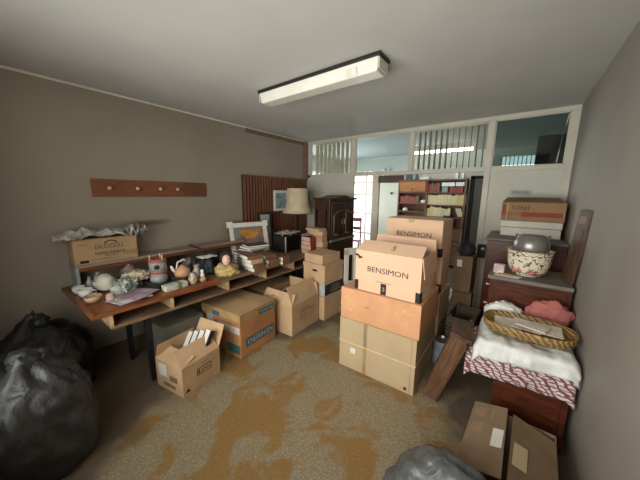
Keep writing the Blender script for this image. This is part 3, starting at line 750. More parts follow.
# --- open kraft carton with sprung flaps, near the desk leg
k1 = carton('carton', 'small open kraft carton with torn flaps beside black desk leg', (-2.275, 1.055, 0), (0.36, 0.385, 0.265), 9, M_KRAFTL, closed=False,
            flaps={'+x': (-42, 0.16), '-x': (-14, 0.12), '+y': (26, 0.20), '-y': (-72, 0.14)})
sticker(k1, 'right', 0.02, 0.15, 0.18, 0.15, 0.065, M_INK, 'black_logo_plate'); sticker(k1, 'right', 0.02, 0.15, 0.1812, 0.135, 0.050, M_KRAFTL, 'logo_field')
text(k1, 'Jdea', 'right', 0.03, 0.15, 0.1826, 0.09, 0.036, M_INK); sticker(k1, 'right', -0.035, 0.15, 0.1826, 0.012, 0.036, M_INK, 'logo_bar')
bm = NB(); f = [bm.verts.new(p) for p in ((0.1815, -0.172, 0.03), (0.1815, -0.128, 0.03), (0.1815, -0.150, 0.068))]; bm.faces.new(f); obj('triangle_mark', bm, M_INK, k1)
text(k1, '~~~', 'right', 0.03, 0.215, 0.18, 0.08, 0.010, M_INKSOFT)
sticker(k1, 'front', -0.085, 0.175, 0.1925, 0.11, 0.11, M_WHITE, 'address_label', rot=0.1); sticker(k1, 'front', 0.06, 0.13, 0.1925, 0.10, 0.05, M_DKRAFT, 'dark_stamp'); sticker(k1, 'front', 0.0, 0.055, 0.1925, 0.16, 0.03, M_DKRAFT, 'dark_stamp')
for i in range(4):
    t = thing('video_box', 'white box with black stripe standing inside small open carton', 'box', (0, 0, 0), 0, 'striped boxes in the small open carton')
    t.matrix_world = Matrix.Translation((-2.275, 1.055, 0)) @ Matrix.Rotation(R(9), 4, 'Z') @ Matrix.Translation((-0.125 + 0.076 * i, 0.085 + 0.008 * i, 0.255 + 0.022 * i)) @ Matrix.Rotation(R(-32), 4, 'X')
    obj('case', B((-0.036, -0.018, -0.10), (0.020, 0.018, 0.12)), M_WHITE, t, bevel=0.002)
    obj('stripe', B((0.0203, -0.0185, -0.10), (0.036, 0.018, 0.12)), M_INK, t)

# --- rust carton with blue band
nb = carton('carton', 'big rust coloured carton with blue lettering band under desk', (-2.465, 1.755, 0), (0.62, 0.53, 0.475), 5, M_ORANGE2, closed=True, seam='y')
obj('tape_strip', B((-0.312, -0.267, 0.40), (0.312, 0.267, 0.462)), M_TAPE, nb)
for (y0, y1, z) in ((-0.265, -0.01, 0.4755), (0.01, 0.265, 0.4755)): obj('lid_sheet', B((-0.311, y0, z), (0.311, y1, z + 0.003)), M_KRAFT, nb)
bnd = sticker(nb, 'right', 0.02, 0.145, 0.31, 0.43, 0.10, M_INKBLUE, 'blue_band')
text(bnd, 'KNEERINGEN', 'right', 0.02, 0.145, 0.3115, 0.38, 0.062, M_INKPALE, name='band_letters')
bn2 = sticker(nb, 'right', 0.12, 0.415, 0.314, 0.24, 0.06, M_INKBLUE, 'upper_band'); text(bn2, 'kneering', 'right', 0.12, 0.415, 0.3155, 0.19, 0.034, M_INKPALE, name='band_letters')
sticker(nb, 'front', 0.13, 0.30, 0.265, 0.34, 0.075, M_WHITE, 'white_label'); sticker(nb, 'front', 0.20, 0.09, 0.265, 0.20, 0.10, M_TEAL, 'teal_print'); sticker(nb, 'front', -0.17, 0.33, 0.265, 0.10, 0.13, mat('grey_sticker', (0.4, 0.4, 0.38), 0.6, 0.1, 20), 'grey_label')
sticker(nb, 'front', -0.06, 0.42, 0.267, 0.12, 0.05, M_INKBLUE, 'faded_band')
# --- open carton number three
k3 = carton('carton', 'open brown carton with papers beside the rust carton', (-2.275, 2.425, 0), (0.50, 0.54, 0.385), 2, M_KRAFTL, closed=False,
            flaps={'+x': (-25, 0.23), '-x': (-70, 0.2), '+y': (-8, 0.16), '-y': (-35, 0.14)})
for j, (u, w_, ww) in enumerate(((-0.03, 0.285, 0.16), (0.03, 0.25, 0.28), (-0.055, 0.20, 0.11), (-0.07, 0.16, 0.08))): text(k3, ['FRAGILE', 'LIVRES ET DIVERS', 'BUREAU', 'N 12'][j], 'right', u, w_, 0.25, ww, 0.022, M_INKSOFT)
t = tag(obj('paper_sheet', sheet_bm(8, 8, lambda u, v: (-2.44 + 0.36 * u, 2.26 + 0.34 * v, 0.345 + 0.025 * fn3(u, v, 1, 2.5)), 0.003), M_WHITE), 'loose white sheet in the open brown carton', 'paper'); solid(t, 0.003)
tag(obj('folder', plate(NB(), (-2.075, 2.22, 0.28), (-2.045, 2.22, 0.28), (-2.045, 2.46, 0.375), (-2.075, 2.46, 0.375), 0.012), M_BLACKM), 'black folder in the open brown carton', 'folder')
# flat brown carton behind it, dusty glass sheet under the desk
carton('carton', 'low brown carton under the desk behind the papers', (-2.83, 2.55, 0), (0.44, 0.62, 0.42), 0, M_KRAFT)
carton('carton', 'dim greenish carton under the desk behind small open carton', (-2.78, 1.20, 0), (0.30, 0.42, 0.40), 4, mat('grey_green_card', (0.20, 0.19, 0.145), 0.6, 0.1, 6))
# --- right-hand stack with file box
carton('carton', 'kraft carton at the bottom of the file box stack', (-2.125, 2.965, 0), (0.37, 0.46, 0.335), -3, M_KRAFTL)
gb = carton('carton', 'grey and black box under the kraft file box', (-2.13, 2.955, 0.337), (0.37, 0.42, 0.17), -3, mat('light_grey_card', (0.46, 0.46, 0.44), 0.5, 0.1, 8))
sticker(gb, 'right', 0.0, 0.085, 0.185, 0.41, 0.15, mat('dark_green_print', (0.022, 0.03, 0.027), 0.6, 0.1, 10), 'dark_side_print')
for j in range(3): sticker(gb, 'right', 0.03, 0.05 + j * 0.035, 0.1865, 0.25 - j * 0.05, 0.008, M_GREYK, 'print_line')
fb = carton('file_box', 'kraft file box with dark hand hole below small tan box', (-2.13, 2.945, 0.509), (0.38, 0.42, 0.26), -3, M_KRAFTL)
obj('lid', B((-0.195, -0.215, 0.205), (0.195, 0.215, 0.262)), M_KRAFTL, fb, bevel=0.003)
sticker(fb, 'front', 0.02, 0.17, 0.21, 0.085, 0.028, M_INK, 'hand_hole')
carton('small_box', 'small flat tan box on top of the kraft file box', (-2.14, 2.93, 0.773), (0.33, 0.38, 0.125), -5, M_KRAFTL)
# white plastic chair behind that stack
ch = thing('plastic_chair', 'white plastic chair squeezed behind the file box stack', 'chair', (-1.66, 3.24, 0), R(60))
obj('seat', B((-0.2, -0.2, 0.42), (0.2, 0.2, 0.45)), M_PLASTW, ch, bevel=0.01)
bm = NB(); bx(bm, (-0.20, 0.17, 0.45), (-0.13, 0.20, 0.93)); bx(bm, (0.13, 0.17, 0.45), (0.20, 0.20, 0.93)); bx(bm, (-0.20, 0.17, 0.84), (0.20, 0.20, 0.94)); bx(bm, (-0.04, 0.175, 0.45), (0.04, 0.195, 0.9)); obj('backrest', bm, M_PLASTW, ch, bevel=0.008)
for sx in (-1, 1):
    for sy in (-1, 1): obj('leg', B((sx * 0.17 - 0.02, sy * 0.17 - 0.02, 0), (sx * 0.17 + 0.02, sy * 0.17 + 0.02, 0.42)), M_PLASTW, ch)

# ================================================================== WARDROBE
wd = thing('wardrobe', 'dark carved wardrobe with arched doors before the partition', 'wardrobe', (-2.53, 3.815, 0))
# front faces +x ; local y along the wall
D2, W2, HH = 0.15, 0.385, 1.60
obj('carcass', B((-D2, -W2, 0.08), (D2, W2, HH)), M_DARKWOOD, wd, bevel=0.006)
obj('plinth', B((-D2 - 0.0, -W2 - 0.012, 0), (D2 + 0.012, W2 + 0.012, 0.0795)), M_DARKWOOD, wd, bevel=0.006)
bm = NB(); nseg = 24
prof = []
for i in range(nseg + 1):
    y = -W2 - 0.03 + (2 * W2 + 0.06) * i / nseg
    s = abs(y) / (W2 + 0.03)
    prof.append((y, HH + 0.035 + 0.045 * max(0, math.cos(min(1, s / 0.75) * math.pi)) * (1 if s < 0.75 else 0) * 0.5 + (0.022 if s < 0.75 else 0.0) * (1 - s / 0.75 if s < 0.75 else 0)))
a = [bm.verts.new((D2 + 0.035, y, z)) for y, z in prof]; b = [bm.verts.new((-D2, y, z)) for y, z in prof]
a0 = [bm.verts.new((D2 + 0.035, y, HH)) for y, z in prof]; b0 = [bm.verts.new((-D2, y, HH)) for y, z in prof]
for i in range(nseg):
    bm.faces.new((a[i], a[i + 1], b[i + 1], b[i])); bm.faces.new((a0[i], a0[i + 1], a[i + 1], a[i])); bm.faces.new((b0[i], b[i], b[i + 1], b0[i + 1])); bm.faces.new((a0[i], b0[i], b0[i + 1], a0[i + 1]))
bm.faces.new((a0[0], a[0], b[0], b0[0])); bm.faces.new((a0[-1], b0[-1], b[-1], a[-1]))
obj('cornice', bm, M_DARKWOOD, wd)
for sy in (-1, 1):
    c = sy * 0.18
    dr = obj('door', B((D2 + 0.001, c - 0.165, 0.98), (D2 + 0.02, c + 0.165, HH - 0.05)), M_DARKWOOD, wd, bevel=0.004)
    # raised arched moulding
    bm = NB()
    pts = [(D2 + 0.024, c - 0.11, 1.04), (D2 + 0.024, c - 0.11, 1.36)] + [(D2 + 0.024, c - 0.11 + 0.22 * k / 8, 1.36 + 0.07 * math.sin(math.pi * (k / 8) * 0.5 if sy < 0 else math.pi * (1 - k / 8) * 0.5)) for k in range(9)] + [(D2 + 0.024, c + 0.11, 1.04), (D2 + 0.024, c - 0.11, 1.04)]
    tube(bm, pts, 0.013, 6); obj('door_moulding', bm, M_DARKWOODL, dr, smooth=True)
    lo_ = obj('lower_door', B((D2 + 0.001, c - 0.165, 0.12), (D2 + 0.02, c + 0.165, 0.90)), M_DARKWOOD, wd, bevel=0.004)
    obj('keyhole_plate', B((D2 + 0.0205, c - sy * 0.14 - 0.01, 1.2), (D2 + 0.024, c - sy * 0.14 + 0.01, 1.28)), M_BRASS, dr)
sm = NB(); tube(sm, [(-0.10, -W2 - 0.006, 0.25), (-0.10, -W2 - 0.006, 1.45), (0.09, -W2 - 0.006, 1.45), (0.09, -W2 - 0.006, 0.25), (-0.10, -W2 - 0.006, 0.25)], 0.011, 6)
obj('side_moulding', sm, M_DARKWOOD, wd, smooth=True)
obj('waist_rail', B((D2 + 0.001, -W2, 0.93), (D2 + 0.035, W2, 0.965)), M_DUST, wd, bevel=0.004)

# ================================================================== THINGS ON THE DESK, FAR END
# table lamp
la = thing('floor_lamp', 'floor lamp with beige pleated bell shade before slatted panel', 'lamp', (-3.10, 3.49, 0))
obj('base', lathe(NB(), [(0, 0), (0.095, 0), (0.095, 0.02), (0.04, 0.05), (0.02, 0.08), (0.02, 1.33), (0, 1.33)], 20), M_DARKWOOD, la, smooth=True)
bm = NB(); seg = 48
pr = [(0.262, 1.365), (0.230, 1.42), (0.198, 1.51), (0.180, 1.61), (0.172, 1.785)]
rings = []
for r_, z_ in pr:
    rings.append([bm.verts.new((r_ * (1 + 0.018 * (k % 2)) * math.cos(2 * math.pi * k / seg), r_ * (1 + 0.018 * (k % 2)) * math.sin(2 * math.pi * k / seg), z_)) for k in range(seg)])
for p, q in zip(rings, rings[1:]):
    for k in range(seg): bm.faces.new((p[k], p[(k + 1) % seg], q[(k + 1) % seg], q[k]))
sh = solid(obj('shade', bm, mat('beige_lampshade', (0.60, 0.49, 0.33), 0.8, 0.06, 8), la), 0.004)
obj('shade_ring', tube(NB(), [(0.265 * math.cos(a_ * math.pi / 12), 0.265 * math.sin(a_ * math.pi / 12), 1.368) for a_ in range(25)], 0.007, 6, caps=False), mat('lamp_trim', (0.36, 0.27, 0.17), 0.7, 0.1, 8), sh)

# dark hi-fi speaker with rag
hf = thing('dark_speaker', 'black box speaker with pale corner edge on desk', 'speaker', (-3.0, 3.03, DZ), R(4))
obj('body', B((-0.13, -0.10, 0.002), (0.12, 0.27, 0.255)), M_BLACKM, hf, bevel=0.004)
obj('corner_edge', B((0.1205, -0.101, 0.002), (0.127, -0.080, 0.256)), M_WHITE, hf)
obj('grille', B((0.1205, -0.075, 0.02), (0.126, 0.25, 0.235)), M_DARKGLASS, hf)
def rag(name, label, cat, x0, x1, y0, y1, z, amp, mt, seed, th=0.006, nx=28, ny=28, droop=0.0, fr=5.0):
    def f(u, v):
        e = max(abs(u - 0.5), abs(v - 0.5)) * 2
        a = 1 + 0.15 * fn3(u, v, seed, 3)
        return (x0 + (x1 - x0) * (0.5 + (u - 0.5) * a), y0 + (y1 - y0) * (0.5 + (v - 0.5) * a), z + amp * (0.6 + fn3(u, v, seed + 5, fr)) * (1 - 0.4 * e) - droop * max(0, e - 0.7))
    o = obj(name, sheet_bm(nx, ny, f), mt, smooth=True)
    solid(o, th)
    return tag(o, label, cat)
M_RAG = mat('grey_brown_rag', (0.42, 0.36, 0.30), 0.9, 0.25, 9)
rag('crumpled_cloth', 'grey brown crumpled cloth on the black speaker', 'cloth', -3.13, -2.85, 2.94, 3.28, 1.045, 0.06, M_RAG, 2)

# books: generic lying book
M_COVERB = mat('brown_cover', (0.20, 0.105, 0.062), 0.5, 0.1, 6); M_COVERR = mat('red_cover', (0.26, 0.045, 0.035), 0.5, 0.1, 6); M_COVERT = mat('tan_cover', (0.48, 0.32, 0.20), 0.6, 0.1, 6)
M_COVERK = mat('dark_cover', (0.045, 0.043, 0.045), 0.5, 0.1, 6)
def lying_book(loc, w, d, h, rz, cover, label, group=None, name='book', pages=None):
    t = thing(name, label, 'book', loc, R(rz), group)
    c = 0.003
    bm = NB(); bx(bm, (-w / 2, -d / 2, 0), (w / 2, d / 2, c)); bx(bm, (-w / 2, -d / 2, h - c), (w / 2, d / 2, h)); bx(bm, (-w / 2, -d / 2, c), (-w / 2 + c, d / 2, h - c))
    obj('cover', bm, cover, t)
    obj('pages', B((-w / 2 + c, -d / 2 + 0.004, c), (w / 2 - 0.004, d / 2 - 0.004, h - c)), pages or M_PAGESW, t)
    return t
M_PAGESW = mat('white_page_edges', (0.80, 0.75, 0.68), 0.8, 0.05, 40, stretch=(1, 1, 8))
M_PAGESP = mat('pinkish_page_edges', (0.62, 0.42, 0.32), 0.8, 0.08, 30, stretch=(1, 1, 6))
random.seed(21)
z = DZ + 0.001
for i in range(4):
    h = (0.052, 0.048, 0.050, 0.044)[i]
    lying_book((-2.50 - 0.012 * i + random.uniform(-.01, .01), 2.03 + random.uniform(-.012, .012) - 0.012 * i, z), 0.22, 0.16, h, random.uniform(-8, 8) + 172, M_COVERB if i != 2 else M_COVERT, 'brown book with white page edges, %s of the stack beside doll' % ['lowest', 'second from below', 'third from below', 'topmost'][i], 'book stack beside the doll')
    z += h + 0.001
z = DZ + 0.001
for i in range(3):
    h = (0.052, 0.05, 0.052)[i]
    lying_book((-2.53 - 0.03 * (i // 2), 2.265 + random.uniform(-.01, .01), z), 0.23, 0.17, h, random.uniform(-6, 6) + 180, M_COVERB, 'brown book with white page edges, %s of the middle stack' % ['lowest', 'middle', 'topmost'][i], 'middle book stack')
    z += h + 0.001
z = DZ + 0.001
for i in range(2):
    lying_book((-2.50, 2.46 + 0.012 * i, z), 0.2, 0.14, 0.048, random.uniform(-6, 6) + 180, M_COVERB, 'brown book with white page edges, %s of the low third stack' % ['lower', 'upper'][i], 'low third book stack')
    z += 0.049
z = DZ + 0.001
for i in range(5):
    h = 0.034
    lying_book((-2.80, 2.18, z), 0.24, 0.34, h, random.uniform(-5, 5) + 180, M_COVERB, 'large brown book before the picture frame, %s of its pile' % ['lowest', 'second from below', 'third from below', 'fourth from below', 'fifth from below'][i], 'large brown books before the frame'); z += h + 0.001
for i, (cv, lb) in enumerate(((M_COVERK, 'dark booklet under the pale magazine before the frame'), (M_WHITE, 'pale magazine on the dark booklet before the frame'), (M_COVERK, 'black magazine topping the pile before the frame'))):
    lying_book((-2.83 + 0.01 * i, 2.27 + 0.02 * i, z), 0.22, 0.30, 0.022, 8 - 12 * i, cv, lb); z += 0.023
# red spined books and boxes at the desk end
z = DZ + 0.001
for i in range(4):
    t = lying_book((-2.58, 3.155, z), 0.20, 0.12, 0.066, random.uniform(-4, 4) + 176, M_COVERR, 'thick dark red book, %s of the stack by wardrobe' % ['lowest', 'second from below', 'third from below', 'topmost'][i], 'red books by the wardrobe', pages=M_PAGESP); z += 0.067
    obj('spine_band', B((-0.1015, -0.05, 0.01), (-0.1003, 0.05, 0.055)), M_COVERR, t)
zz = DZ + 0.001
for i in range(4):
    hgt = (0.10, 0.09, 0.085, 0.075)[i]
    carton('flat_box', ['brown flat box lowest of the pile beside red books', 'tan flat box second in the pile beside red books', 'brown flat box third in the pile beside red books', 'pale tan flat box under the wide tan lid'][i], (-2.50 - 0.004 * i, 3.305, zz), (0.27, 0.14, hgt), (-3, 2, -4, 3)[i], M_KRAFTL if i % 2 else M_KRAFT); zz += hgt + 0.002
carton('flat_box', 'wide tan lid topping the pile of flat boxes', (-2.52, 3.27, zz + 0.001), (0.28, 0.18, 0.035), -6, M_KRAFTL)
rag('crumpled_cloth', 'brown paper scrap on the dark red books', 'cloth', -2.68, -2.54, 3.10, 3.21, z + 0.008, 0.03, M_RAG, 8)

# big leaning picture and black frame
pf = picture('framed_picture', 'large leaning picture in white and red frame with corner protectors', (-3.235, 2.565, DZ + 0.003), (R(-14), 0, R(74)), 0.64, 0.50, 0.018, M_REDTOP, M_TAN, 0.03, corners=0.085, mat_w=0.065)
M_FLAME = mat('orange_paint', (0.52, 0.24, 0.05), 0.6, 0.25, 9)
bm = NB(); v = []
for k in range(16):
    a = 2 * math.pi * k / 16; v.append(bm.verts.new((0.02 + 0.14 * math.cos(a) * (1 + 0.3 * math.sin(3 * a)), -0.0152, 0.305 + 0.09 * math.sin(a) * (1 + 0.3 * math.cos(2 * a)))))
bm.faces.new(v); obj('painted_orange_shape', bm, M_FLAME, pf)
picture('framed_picture', 'black framed grey picture leaning beside the black speaker', (-3.275, 2.93, DZ + 0.003), (R(-9), 0, R(78)), 0.24, 0.61, 0.03, M_BLACKM, M_GREYPIC, 0.03)

# ================================================================== THINGS ON THE LEDGE AND LEFT END OF THE DESK
LZ = 1.0
bk = carton('carton', 'kraft wine carton standing on the wall ledge', (-3.385, 0.815, LZ + 0.001), (0.215, 0.52, 0.245), 0, M_KRAFT)
def pr_(s, u, w_, ww, hh, mt=M_INKSOFT): text(bk, s, 'right', u, w_, 0.1075, ww, hh, mt)
pr_('EAUDISSOLE', 0.02, 0.160, 0.235, 0.046, mat('grey_blue_ink', (0.075, 0.075, 0.085), 0.7, 0.1, 20)); pr_('NARBONNAISE', 0.02, 0.094, 0.245, 0.032); pr_('VIN DE PAYS', 0.03, 0.066, 0.12, 0.012)
pr_('MISE EN BOUTEILLE', -0.06, 0.036, 0.16, 0.010); pr_('CARTON', -0.19, 0.19, 0.08, 0.010)
bm = NB(); v0 = [bm.verts.new((0.1093, 0.03 + 0.055 * math.cos(math.pi * k / 12), 0.186 + 0.032 * math.sin(math.pi * k / 12))) for k in range(13)]
v1 = [bm.verts.new((0.1093, 0.03 + 0.042 * math.cos(math.pi * k / 12), 0.186 + 0.022 * math.sin(math.pi * k / 12))) for k in range(13)]
for k in range(12): bm.faces.new((v0[k], v0[k + 1], v1[k + 1], v1[k]))
obj('arched_emblem', bm, M_INKSOFT, bk)
sticker(bk, 'right', -0.19, 0.028, 0.1075, 0.065, 0.026, M_INK, 'black_block')
bm = NB()
for (a, b) in (((0.135, 0.050), (0.250, 0.053)), ((0.135, 0.090), (0.250, 0.093)), ((0.135, 0.050), (0.138, 0.093)), ((0.247, 0.050), (0.250, 0.093))): bx(bm, (0.1077, a[0], a[1]), (0.1087, b[0], b[1]))
obj('print_frame', bm, M_INKSOFT, bk); pr_('FRAGILE', 0.193, 0.072, 0.09, 0.016)
M_SHEET = mat('crumpled_plastic_sheet', (0.50, 0.455, 0.41), 0.45, 0.28, 10)
rag('crumpled_sheet', 'crumpled grey white plastic sheet draped over wine carton', 'plastic sheet', -3.49, -3.22, 0.45, 0.985, 1.268, 0.065, M_SHEET, 4, nx=50, ny=80, droop=0.05, fr=5.5)
rag('crumpled_sheet', 'dark and white wad of plastic at the end of wine carton', 'plastic sheet', -3.46, -3.24, 1.00, 1.18, 1.25, 0.11, mat('dark_white_plastic', (0.55, 0.52, 0.48), 0.45, 0.2, 12, col2=(0.10, 0.09, 0.08)), 9, nx=40, ny=40, fr=6)

def bottle(loc, s, label):
    return tag(obj('bottle', lathe(NB(), [(0, 0), (0.025 * s, 0), (0.027 * s, 0.01), (0.027 * s, 0.08 * s), (0.012 * s, 0.105 * s), (0.012 * s, 0.13 * s), (0, 0.131 * s)], 14), mat('smoky_glass', (0.30, 0.32, 0.31), 0.1, 0.1, 8), smooth=True, loc=loc), label, 'bottle', 'bottles at the ledge end')
for i, (x, y) in enumerate(((-3.18, 0.62), (-3.12, 0.66), (-3.20, 0.69))): bottle((x, y, DZ + 0.001), 1.0 + 0.1 * i, 'small smoky glass bottle before the ledge end panel')
M_PORC = mat('white_porcelain', (0.72, 0.70, 0.65), 0.25, 0.04, 8); M_TANP = mat('tan_stoneware', (0.50, 0.34, 0.19), 0.5, 0.12, 8)
def cup(loc, r, h, label, mt, handle=True, tilt=(0, 0, 0)):
    t = thing('cup', label, 'cup', loc); t.rotation_euler = tilt
    obj('bowl', lathe(NB(), [(0, 0), (r * 0.6, 0), (r * 0.92, h * 0.45), (r, h), (r * 0.93, h), (r * 0.85, h * 0.5), (0, h * 0.12)], 20), mt, t, smooth=True)
    if handle: obj('handle', tube(NB(), [(r * 0.9, 0, h * 0.8), (r * 1.45, 0, h * 0.75), (r * 1.4, 0, h * 0.35), (r * 0.8, 0, h * 0.3)], 0.006, 6), mt, t, smooth=True)
cup((-3.14, 0.53, DZ + 0.001), 0.048, 0.065, 'white cup at the desk corner before the bottles', M_PORC)
cup((-2.99, 0.545, DZ + 0.001), 0.055, 0.072, 'larger white cup beside the tan stoneware bowl', M_PORC, tilt=(0, 0, 1))
cup((-2.80, 0.555, DZ + 0.001), 0.062, 0.055, 'tan stoneware bowl at the red desk end', M_TANP, False)
tag(obj('lidded_jar', lathe(NB(), [(0, 0), (0.033, 0), (0.036, 0.04), (0.030, 0.05), (0.036, 0.052), (0.02, 0.068), (0, 0.07)], 16), mat('rose_beige_jar', (0.48, 0.35, 0.27), 0.4, 0.1, 8), smooth=True, loc=(-2.72, 0.655, DZ + 0.001)), 'small rose beige lidded jar beside tan bowl', 'jar')
# heap of crumpled papers and cloths
cap_ = tag(obj('sun_hat', lathe(NB(), [(0.105, 0.0), (0.11, 0.008), (0.075, 0.02), (0.066, 0.06), (0.05, 0.082), (0, 0.09)], 24, 1, 0.85), mat('off_white_hat', (0.66, 0.62, 0.52), 0.8, 0.06, 8), smooth=True, loc=(-3.08, 0.715, DZ + 0.062), rot=(R(12), R(26), 0.3)), 'off white round hat on the crumpled paper heap', 'hat')
blob('crumpled_bag', 'green and white crumpled bag in the desk heap', 'bag', (-2.87, 0.80, DZ + 0.001), (0.085, 0.085, 0.075), mat('green_white_plastic', (0.62, 0.62, 0.55), 0.45, 0.2, 13, col2=(0.07, 0.12, 0.10)), 6, amp=0.45, freq=2.6, ridge=0.45, sub=5)
blob('crumpled_paper', 'cream crumpled paper topping the desk heap', 'paper', (-3.0, 0.945, DZ + 0.066), (0.095, 0.10, 0.045), mat('cream_paper', (0.70, 0.62, 0.44), 0.7, 0.12, 12), 9, amp=0.4, freq=2.4, ridge=0.5, sub=5)
blob('printed_pouch', 'brown patterned pouch behind the cream crumpled paper', 'pouch', (-3.19, 0.95, DZ + 0.001), (0.055, 0.08, 0.105), mat('brown_pattern', (0.36, 0.25, 0.22), 0.7, 0.2, 24, col2=(0.13, 0.09, 0.08)), 12, amp=0.25)
blob('crumpled_paper', 'grey white crumpled newsprint under the cream paper', 'paper', (-3.02, 0.90, DZ + 0.001), (0.085, 0.10, 0.045), mat('newsprint', (0.52, 0.53, 0.50), 0.7, 0.25, 18, col2=(0.16, 0.17, 0.18)), 14, amp=0.4, freq=2.5, ridge=0.45, sub=5)
for i, (cx_, cy_, rr, cc, lb) in enumerate(((-2.64, 0.76, 15, (0.50, 0.52, 0.55), 'bluish magazine lying at the red desk edge'), (-2.63, 0.79, -10, (0.55, 0.48, 0.42), 'beige magazine lying on the bluish one'), (-2.62, 0.83, 30, (0.40, 0.28, 0.36), 'mauve leaflet lying beside the dark tray'))):
    t = tag(obj('magazine', sheet_bm(6, 6, lambda u, v: ((u - .5) * 0.20, (v - .5) * 0.26, 0.006 + 0.011 * i + 0.003 * math.sin(3 * u)), 0.004), mat('magazine_%d' % i, cc, 0.4, 0.3, 14), loc=(cx_, cy_, DZ + 0.003), rot=(0, 0, R(rr))), lb, 'magazine'); solid(t, 0.004)
# dark tray and grinder
tr = thing('dark_tray', 'dark green shallow tray under the grey and red grinder', 'tray', (-2.86, 1.10, DZ + 0.001), R(4))
M_TRAY = mat('dark_green_plastic', (0.025, 0.033, 0.030), 0.4, 0.1, 8)
obj('bottom', B((-0.17, -0.12, 0), (0.17, 0.12, 0.012)), M_TRAY, tr)
for a, b in (((-0.17, -0.12, 0.012), (-0.155, 0.12, 0.055)), ((0.155, -0.12, 0.012), (0.17, 0.12, 0.04)), ((-0.155, -0.12, 0.012), (0.155, -0.108, 0.05)), ((-0.155, 0.108, 0.012), (0.155, 0.12, 0.05))): obj('rim', B(a, b), M_TRAY, tr)
gr = thing('coffee_grinder', 'grey hand grinder with red lid standing on dark tray', 'grinder', (-2.89, 1.11, DZ + 0.0145))
M_GG = mat('grey_enamel', (0.30, 0.30, 0.28), 0.4, 0.1, 8); M_GR = mat('red_enamel', (0.36, 0.105, 0.09), 0.35, 0.08, 8)
obj('base', lathe(NB(), [(0, 0), (0.085, 0), (0.08, 0.05), (0.065, 0.10), (0, 0.10)], 20), M_GG, gr, smooth=True)
obj('red_collar', lathe(NB(), [(0.066, 0.10), (0.082, 0.105), (0.082, 0.125), (0.068, 0.13)], 20), M_GR, gr, smooth=True)
obj('drum', lathe(NB(), [(0, 0.10), (0.078, 0.13), (0.080, 0.215), (0, 0.215)], 20), M_GG, gr, smooth=True)
obj('red_lid', lathe(NB(), [(0, 0.216), (0.083, 0.216), (0.085, 0.226), (0.078, 0.238), (0.05, 0.241), (0, 0.242)], 20), M_GR, gr, smooth=True)
obj('dial', lathe(NB(), [(0.024, 0), (0.024, 0.010), (0.012, 0.012), (0, 0.012)], 14), M_BLACK, gr, loc=(0.066, -0.040, 0.172), rot=(0, R(90), R(-25)))
for a in (0.3, 2.4, 4.5): obj('lid_knob', lathe(NB(), [(0.006, 0), (0.006, 0.03), (0.012, 0.035), (0, 0.05)], 8), M_BRASS, gr, smooth=True, loc=(0.066 * math.cos(a), 0.066 * math.sin(a), 0.24))
# orange teapot
tp = thing('teapot', 'round orange clay teapot with white handle and spout', 'teapot', (-2.86, 1.335, DZ + 0.001))
obj('belly', lathe(NB(), [(0, 0), (0.045, 0), (0.078, 0.035), (0.085, 0.07), (0.070, 0.11), (0.035, 0.13), (0.02, 0.145), (0, 0.147)], 24), mat('orange_clay', (0.55, 0.30, 0.18), 0.45, 0.08, 8), tp, smooth=True)
obj('handle', tube(NB(), [(0.0, 0.05, 0.12), (0.0, 0.075, 0.17), (0.0, 0.02, 0.205), (0.0, -0.045, 0.185), (0, -0.06, 0.12)], 0.009, 8), M_PORC, tp, smooth=True)
obj('spout', tube(NB(), [(0.0, -0.06, 0.08), (0.0, -0.10, 0.12), (0.0, -0.115, 0.16)], [0.022, 0.016, 0.011], 8), M_PORC, tp, smooth=True)
sb = tag(obj('small_package', B((-0.045, -0.105, 0), (0.045, 0.105, 0.055)), mat('green_white_package', (0.66, 0.64, 0.56), 0.5, 0.1, 14, col2=(0.30, 0.34, 0.22)), loc=(-2.595, 1.13, DZ + 0.001), rot=(0, 0, R(4)), bevel=0.003), 'small white and green package at the red desk edge', 'package')
obj('green_band', B((-0.0458, 0.01, 0.001), (0.0458, 0.045, 0.0558)), mat('olive_band', (0.24, 0.22, 0.09), 0.5, 0.1, 10), sb)
gj = thing('glass_jar', 'clear glass jar with pale contents and metal clasp', 'jar', (-2.60, 1.315, DZ + 0.001))
obj('glass', lathe(NB(), [(0, 0), (0.036, 0), (0.042, 0.02), (0.042, 0.085), (0.030, 0.105), (0.030, 0.115), (0, 0.116)], 18), mat('cloudy_glass', (0.40, 0.36, 0.30), 0.08, 0.3, 16), gj, smooth=True)
obj('clasp', tube(NB(), [(0.035, -0.02, 0.03), (0.046, -0.012, 0.07), (0.038, 0.0, 0.11), (0.0, 0.0, 0.125)], 0.004, 6), M_STEEL, gj)
obj('contents_band', lathe(NB(), [(0.0425, 0.03), (0.0432, 0.032), (0.0432, 0.06), (0.0425, 0.062)], 18), M_KRAFTL, gj, smooth=True)
fg = thing('figurine', 'small white bottle figurine with tan base beside glass jar', 'figurine', (-2.60, 1.415, DZ + 0.001))
obj('base', lathe(NB(), [(0, 0), (0.036, 0), (0.038, 0.03), (0.02, 0.045), (0, 0.045)], 14), M_TANP, fg, smooth=True)
obj('body', lathe(NB(), [(0.018, 0.045), (0.026, 0.06), (0.018, 0.085), (0.012, 0.095), (0.018, 0.11), (0.012, 0.125), (0, 0.128)], 14), M_PORC, fg, smooth=True)
